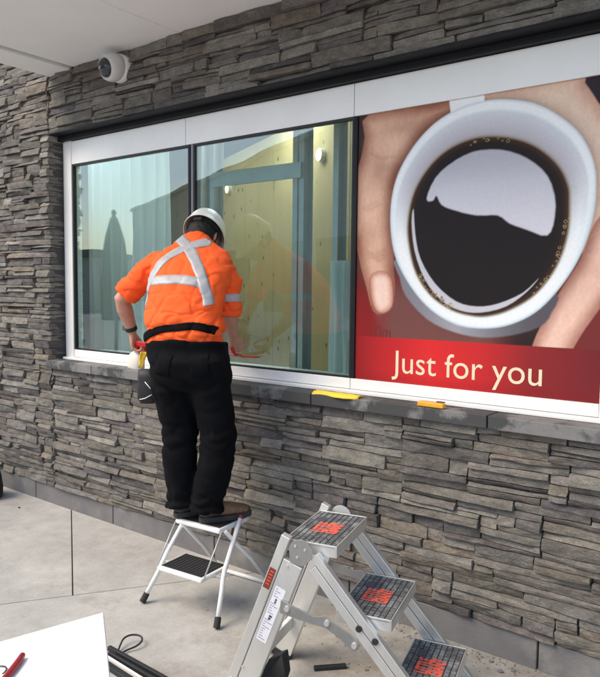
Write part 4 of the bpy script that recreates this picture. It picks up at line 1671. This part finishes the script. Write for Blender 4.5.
# watch
wd_ = (WRL - ELL).normalized()
wc = WRL - wd_ * .022
x_ = wd_.orthogonal().normalized()
y_ = wd_.cross(x_)
MB().rings([[wc + wd_ * t_ + x_ * (.0335 * cos(2 * pi * k / 28)) + y_ * (.0335 * sin(2 * pi * k / 28)) for k in range(28)] for t_ in (-.012, -.010, .010, .012)]).build('wrist_watch', M_RUB, per, smooth=True)
MB().box(wc + Vector((-.02, -.030, .0)), (.028, .010, .028)).build('watch_case', M_INK, per, bevel=.003)

# tool pouch on the left hip
pc = Vector((-2.77, -.50, 1.085))
q = MB().loft([(pc + Zv * .085, Rv * .050, Fv * .045), (pc + Zv * .05, Rv * .052, Fv * .048), (pc, Rv * .054, Fv * .050), (pc - Zv * .06, Rv * .055, Fv * .052), (pc - Zv * .085, Rv * .040, Fv * .040)], 20, 3)
po = q.build('tool_pouch', M_BAG, per, smooth=True)
MB().tube([pc + Rv * .0 - Fv * .0565 + Zv * .03, pc + Rv * .030 - Fv * .054 + Zv * -.005, pc + Rv * .036 - Fv * .052 + Zv * -.035, pc + Rv * .0 - Fv * .056 + Zv * -.055, pc - Rv * .03 - Fv * .052 + Zv * -.062], .0022, 6).build('piping', M_FRAME, po, smooth=True)
MB().bar(pc + Zv * .08 + Rv * .02, pc + Zv * .22 + Rv * .045, .045, .006, Fv).build('pouch_strap', M_BAG, po)

# ------------------------------------------------ spray bottle in the left hand
bt0 = LW + Vector((.022, .010, -.068))
sb = thing('spray_bottle', 'cream plastic spray bottle with red trigger head in the left hand', 'spray bottle', bt0 + Vector((-.03, .05, -.17)))
bax = Vector((-.14, .06, -.97)).normalized()
bx_ = Vector((.95, .20, -.16))
bx_ = (bx_ - bax * bx_.dot(bax)).normalized()
by_ = bax.cross(bx_)
q = MB().loft([(bt0 + bax * .015, bx_ * .014, by_ * .014), (bt0 + bax * .035, bx_ * .016, by_ * .015), (bt0 + bax * .052, bx_ * .036, by_ * .026), (bt0 + bax * .068, bx_ * .050, by_ * .034), (bt0 + bax * .125, bx_ * .052, by_ * .035), (bt0 + bax * .135, bx_ * .046, by_ * .031)], 26, 2.6)
q.build('bottle_body', M_BOTTLE, sb, smooth=True)
MB().tube([bt0 + bax * .002, bt0 + bax * .030], .0175, 20).build('collar', M_REDPL, sb)
q = MB().bar(bt0 - bx_ * .040 - bax * .010, bt0 + bx_ * .075 - bax * .014, .030, .030, bax)
hd = q.build('spray_head', M_REDPL, sb, bevel=.007, seg=3)
MB().tube([bt0 + bx_ * .074 - bax * .014, bt0 + bx_ * .092 - bax * .014], .0095, 14).build('nozzle', M_FRAME, sb)
MB().tube([bt0 + bx_ * .050, bt0 + bx_ * .056 + bax * .03, bt0 + bx_ * .048 + bax * .062], [.008, .007, .006], 10).build('trigger', M_REDPL, sb, smooth=True)
# red print on the bottle body
for k in range(3):
    p_ = bt0 + bax * (.078 + .014 * k) - by_ * .0352
    MB().bar(p_ - bx_ * .022, p_ + bx_ * (.012 - .008 * k), .006, .0012, bax).build('printed_mark', M_REDPL, sb)

q = MB()
vs_ = []
nx, nz = 7, 9
c0_ = Vector((-2.925, -.395, 1.245))
for k in range(nz):
    for i in range(nx):
        a, b = i / (nx - 1) - .5, k / (nz - 1)
        vs_.append(c0_ + Rv * (a * .034 * (1 - .35 * b)) - Zv * (b * .085) + Fv * (.010 * sin(a * 16 + b * 3)) - Rv * (.03 * b))
q.add(vs_, [(k * nx + i, k * nx + i + 1, (k + 1) * nx + i + 1, (k + 1) * nx + i) for k in range(nz - 1) for i in range(nx - 1)])
o = q.build('wiping_rag', M_YEL, None, smooth=True, off=c0_)
so = o.modifiers.new('solid', 'SOLIDIFY')
so.thickness = .004
tag(o, 'small yellow rag between the spray bottle and the hip of the worker', 'rag')

# ------------------------------------------------ squeegee in the right hand
hx = WRR + Vector((-.035, .055, -.105))
sq = thing('squeegee', 'red handled squeegee pressed on the glass by the right hand', 'squeegee', Vector((-2.60, .10, 1.19)))
MB().tube([hx + Vector((.02, -.055, .045)), hx, Vector((-2.68, .095, 1.207))], [.011, .011, .009], 14).build('handle', M_REDPL, sq, smooth=True)
MB().box((-2.66, .103, 1.205), (.20, .012, .010)).build('channel', M_REDPL, sq, bevel=.003)
MB().box((-2.66, .1165, 1.203), (.21, .014, .004)).build('rubber_blade', M_RUB, sq)

# ================================================================== white work table, bottom left
K = Vector((-1.724, -1.563, .60))
e1 = Vector((-1.888, -1.805, .553)) - K
e2 = Vector((-1.395, -1.755, .60)) - K
n_ = e1.normalized()
e2 = (e2 - n_ * e2.dot(n_)).normalized()
e1 = n_
nt = e1.cross(e2).normalized()
if nt.z < 0:
    nt = -nt
tb = thing('work_table', 'white work table top sloping slightly, in the bottom left corner', 'table', (K.x, K.y, 0))
A_, B_ = .95, .70
MB().prism([K - nt * .022, K + e1 * A_ - nt * .022, K + e1 * A_ + e2 * B_ - nt * .022, K + e2 * B_ - nt * .022], nt, .022).build('table_top', M_BOARD, tb, bevel=.003)
for a_, b_ in ((.07, .07), (A_ - .07, .07), (.07, B_ - .07), (A_ - .07, B_ - .07)):
    p_ = K + e1 * a_ + e2 * b_ - nt * .024
    MB().tube([p_, (p_.x, p_.y, 0.0)], .014, 12).build('leg', M_STEEL, tb, smooth=True)
# pliers lying on it
def tpt(a_, b_, h_):
    return K + e1 * a_ + e2 * b_ + nt * h_


plr = thing('pliers', 'pliers with dark red handles lying on the white table', 'pliers', tpt(.31, .13, .001))


def on_top(px, py, h_):
    d = fw * FPX + r2 * (px - 300) - u2 * (py - 338.5)
    t_ = (K + nt * h_ - CAM).dot(nt) / d.dot(nt)
    return CAM + d * t_


p0, p1, p2 = Vector((-1.800, -1.802, .582)), Vector((-1.760, -1.850, .590)), Vector((-1.70, -1.94, .588))
def flatten(p, h_):
    return p - nt * ((p - K).dot(nt) - h_)
H1 = [flatten(Vector(v), .011) for v in ((-1.731, -1.825, .57), (-1.714, -1.846, .57), (-1.692, -1.879, .57), (-1.676, -1.906, .57), (-1.655, -1.95, .57))]
MB().tube(H1, [.008, .0095, .0095, .009, .007], 12).build('handle', M_DKRED, plr, smooth=True)
H2 = [p + e1 * (.085 - .016 * i) + e2 * (.028 - .006 * i) for i, p in enumerate(H1)]
MB().tube(H2, [.008, .0095, .0095, .009, .007], 12).build('handle', M_DKRED, plr, smooth=True)
MB().tube([H1[-1], H1[-1] + (H1[-1] - H1[0]).normalized() * .08], [.013, .006], 10).build('jaw', M_STEEL, plr)
wr = [flatten(Vector((-1.738 + .026 * cos(t_), -1.897 + .022 * sin(t_), .565)), .004) for t_ in [radians(20 * k) for k in range(16)]]
tag(MB().tube(wr, .002, 6).build('wire_loop', M_CABLE, None, smooth=True, off=wr[0]), 'thin black wire loop on the white table beside the pliers', 'wire')

# ================================================================== cables and strips on the ground
lp = [Vector((-2.39, -1.0, .008)), Vector((-2.415, -.965, .02)), Vector((-2.428, -.935, .03)), Vector((-2.42, -.905, .034)), Vector((-2.395, -.883, .032)), Vector((-2.368, -.885, .028)), Vector((-2.352, -.905, .022)), Vector((-2.352, -.935, .016)), Vector((-2.365, -.975, .01)), Vector((-2.36, -1.02, .008))]
fine = []
for i in range(len(lp) - 1):
    p_0, p_1, p_2, p_3 = lp[max(i - 1, 0)], lp[i], lp[i + 1], lp[min(i + 2, len(lp) - 1)]
    for k in range(5):
        t = k / 5
        fine.append(.5 * ((2 * p_1) + (p_2 - p_0) * t + (2 * p_0 - 5 * p_1 + 4 * p_2 - p_3) * t * t + (3 * p_1 - p_0 - 3 * p_2 + p_3) * t ** 3))
fine.append(lp[-1])
tag(MB().tube(fine, .0042, 8).build('cable', M_CABLE, None, smooth=True, off=(-2.39, -1.0, 0)), 'black cable looped on the concrete beside the white table', 'cable')
st_l = [(Vector((-2.44, -1.01, .012)), Vector((-2.02, -1.02, .012)), .018, M_CABLE), (Vector((-2.40, -1.04, .012)), Vector((-1.98, -1.055, .012)), .014, M_CABLE), (Vector((-2.43, -1.062, .012)), Vector((-1.96, -1.09, .012)), .010, M_FRAME), (Vector((-2.42, -1.095, .012)), Vector((-1.96, -1.125, .012)), .028, M_CABLE)]
bar_lab = ['thick black trim strip on the ground nearest the cable loop', 'slim black trim strip lying second in the bundle', 'white trim strip between black strips on the ground', 'black trim strip nearest the white table on the ground']
for (a, b, w_, m_), lb in zip(st_l, bar_lab):
    o = MB().bar(a, b, w_, .020, (0, 1, 0)).build('trim_strip', m_, None, bevel=.003, off=((a.x + b.x) / 2, (a.y + b.y) / 2, 0))
    tag(o, lb, 'strip', 'trim strips on the ground')
o = MB().bar((-1.64, -.575, .009), (-1.545, -.475, .009), .022, .016, (1, -1, 0)).build('chisel', M_CABLE, None, bevel=.003, off=(-1.6, -.53, 0))
tag(o, 'small flat black tool on the ground under the ladder', 'tool')
# grit along the foot of the wall
gm = MB()
rg = random.Random(12)
for k in range(550):
    near = rg.random() < .55
    x_ = rg.uniform(-1.75, -.4) if rg.random() < .75 else rg.uniform(-2.4, -.4)
    y_ = -abs(rg.gauss(0, .07)) + .008 if near else rg.uniform(-.55, 0)
    s_ = rg.uniform(.0012, .0048) * (1.5 if rg.random() < .06 else 1)
    a_ = rg.uniform(0, 6.3)
    gm.box((x_, y_, s_ * .35), (s_ * 2, s_ * rg.uniform(1, 2), s_), Matrix.Rotation(a_, 3, 'Z') @ Matrix.Rotation(rg.uniform(-.5, .5), 3, 'X'))
o = gm.build('grit', M_GRIT)
o['kind'] = 'stuff'
o['label'] = 'loose grit and dust along the foot of the wall'
# a few small chips of stone
for k, (x_, y_) in enumerate(((-4.55, -.20), (-1.02, -.10), (-.98, -.06), (-1.08, -.05))):
    s_ = (.010, .013, .011, .009)[k]
    q = MB()
    q.ell((x_, y_, s_ * .45), (Vector((s_, .003, 0)), Vector((0, s_ * .7, .002)), Vector((0, 0, s_ * .5))), 7, 5)
    lb = ['tiny dark stone chip on the concrete by the left wall base', 'largest stone chip by the ladder at the wall foot', 'stone chip against the base course right of the ladder', 'small stone chip beside the last ladder step'][k]
    tag(q.build('stone_chip', M_BASE if k else M_MORTAR, None, off=(x_, y_, 0)), lb, 'stone chip', 'stone chips on the ground')

# ================================================================== black bag, left edge
bc = Vector((-5.0, -.22, 0))
q = MB()
rr = []
for z_, a_, b_ in ((.0, .13, .11), (.02, .150, .125), (.08, .152, .128), (.16, .135, .12), (.23, .12, .105), (.265, .095, .08), (.285, .05, .04)):
    rr.append([bc + Vector((a_ * cos(2 * pi * k / 26) * (1 + .05 * noise.noise(Vector((k, z_ * 12, 2)))), b_ * sin(2 * pi * k / 26) * (1 + .05 * noise.noise(Vector((k, z_ * 12, 5)))), z_)) for k in range(26)])
q.rings(rr)
bag = thing('tool_bag', 'black soft bag on the concrete at the left edge by the wall', 'bag', bc)
q.build('bag_body', M_BAG, bag, smooth=True)
MB().tube([bc + Vector((-.06, 0, .27)), bc + Vector((-.05, 0, .33)), bc + Vector((.03, 0, .345)), bc + Vector((.07, 0, .31)), bc + Vector((.075, 0, .265))], .009, 10).build('bag_handle', M_BAG, bag, smooth=True)

# ================================================================== what the glass mirrors: patio umbrella and street behind the camera
ub = Vector((-5.98, -1.50, 0))
par = thing('patio_umbrella', 'closed brown patio umbrella mirrored in the left window pane', 'umbrella', (ub.x, ub.y, 0))
MB().tube([ub + Zv * -.05, ub + Zv * 2.36], .02, 12).build('pole', M_WOOD, par, smooth=True)
rr = []
for z_, r_ in ((1.24, .115), (1.4, .125), (1.6, .125), (1.9, .11), (2.1, .085), (2.22, .055), (2.31, .03)):
    rr.append([ub + Vector((r_ * (1 + .16 * cos(8 * a_)) * cos(a_), r_ * (1 + .16 * cos(8 * a_)) * sin(a_), z_)) for a_ in [2 * pi * k / 64 for k in range(64)]])
MB().rings(rr).build('folded_canopy', M_BROWN, par, smooth=True)
MB().ell(ub + Zv * 2.36, (Vector((.028, 0, 0)), Vector((0, .028, 0)), Vector((0, 0, .03))), 14, 10).build('finial', M_WOOD, par, smooth=True)
MB().box2((ub.x - .22, ub.y - .22, .001), (ub.x + .22, ub.y + .22, .12)).build('base_block', M_BASE, par, bevel=.02)
bld_lab = ['long low tan shop building across the car park', 'grey low building far left across the car park', 'brown house beyond the car park']
for (x_, y_, w_, d_, h_, rz), lb in zip(((-52, -34, 30, 10, 3.6, .6), (-66, -8, 22, 12, 4.2, 1.2), (-30, -52, 18, 9, 4.4, .25)), bld_lab):
    b_ = thing('far_building', lb, 'building', (x_, y_, -.13), rz, 'buildings across the car park')
    MB().box((0, 0, h_ / 2), (w_, d_, h_)).build('wall', M_BRICKF, b_)
    MB().prism([(-w_ / 2 - .5, -d_ / 2 - .5, h_ + .002), (-w_ / 2 - .5, d_ / 2 + .5, h_ + .002), (-w_ / 2 - .5, 0, h_ + .5)], (1, 0, 0), w_ + 1).build('roof', M_ROOF, b_)
    for k in range(7):
        for s in (-1, 1):
            MB().box((-w_ * .42 + k * w_ * .14, s * (d_ / 2 + .01), 1.6), (w_ * .09, .06, 1.5)).build('window', M_FGLASS, b_)

# taller retail block opposite, running away to the left (its roof edge is the slanting line mirrored in the glass)
ra, rb = Vector((-8.0, -11.27, 0)), Vector((-33.8, -24.2, 0))
dd = (rb - ra).normalized()
nn = Vector((dd.y, -dd.x, 0))
if nn.dot(ra - Vector((-3, 0, 0))) < 0:
    nn = -nn
Lb = (rb - ra).length
ob = thing('opposite_building', 'long brown retail block opposite the shop, mirrored in the centre pane', 'building', (ra.x, ra.y, -.13), atan2(dd.y, dd.x))
sg = 1 if nn.dot(Vector((-dd.y, dd.x, 0))) > 0 else -1
MB().box2((0, 0, 0), (Lb, sg * 9, 6.13)).build('wall', M_BRICKF, ob)
MB().box2((-.15, -sg * .15, 6.132), (Lb + .15, sg * 9.15, 6.3)).build('roof', M_BRICKF, ob)
k = 0
while 1.5 + k * 4 < Lb - 3:
    MB().box2((1.5 + k * 4, -sg * .05, .9), (4.3 + k * 4, sg * .05, 3.1)).build('window', M_FGLASS, ob)
    k += 1
rt_ = random.Random(4)
for k in range(5):
    x_, y_ = ((-44, -20), (-60, -26), (-38, -40), (-24, -44), (-74, -20))[k]
    h_ = (5.2, 6.0, 4.6, 5.5, 6.2)[k]
    t_ = thing('street_tree', ('round green tree nearest the car park', 'taller tree behind the tan shop', 'small tree beside the tan shop', 'green tree in front of the brown house', 'far tree beside the grey building')[k], 'tree', (x_, y_, -.13), 0, 'trees across the car park')
    MB().tube([(x_, y_, -.13), (x_ + .1, y_, h_ * .35), (x_, y_ + .1, h_ * .75)], [.2, .15, .05], 8).build('trunk', M_BARK, t_)
    q = MB()
    vs_, fs_ = [], []
    for i in range(900):
        u_ = rt_.uniform(-1, 1)
        a_ = rt_.uniform(0, 6.283)
        r_ = (rt_.random() ** .4) * (1 + .25 * sin(3 * a_ + k))
        s_ = sqrt(1 - u_ * u_)
        c = Vector((x_ + 1.9 * r_ * s_ * cos(a_), y_ + 1.9 * r_ * s_ * sin(a_), h_ * .66 + h_ * .32 * r_ * u_))
        e_ = Vector((rt_.gauss(0, 1), rt_.gauss(0, 1), rt_.gauss(0, 1))).normalized() * .28
        g_ = e_.orthogonal().normalized() * .2
        n0 = len(vs_)
        vs_ += [c - e_, c + g_, c + e_, c - g_]
        fs_.append((n0, n0 + 1, n0 + 2, n0 + 3))
    q.add(vs_, fs_)
    q.build('crown', M_LEAF, t_)
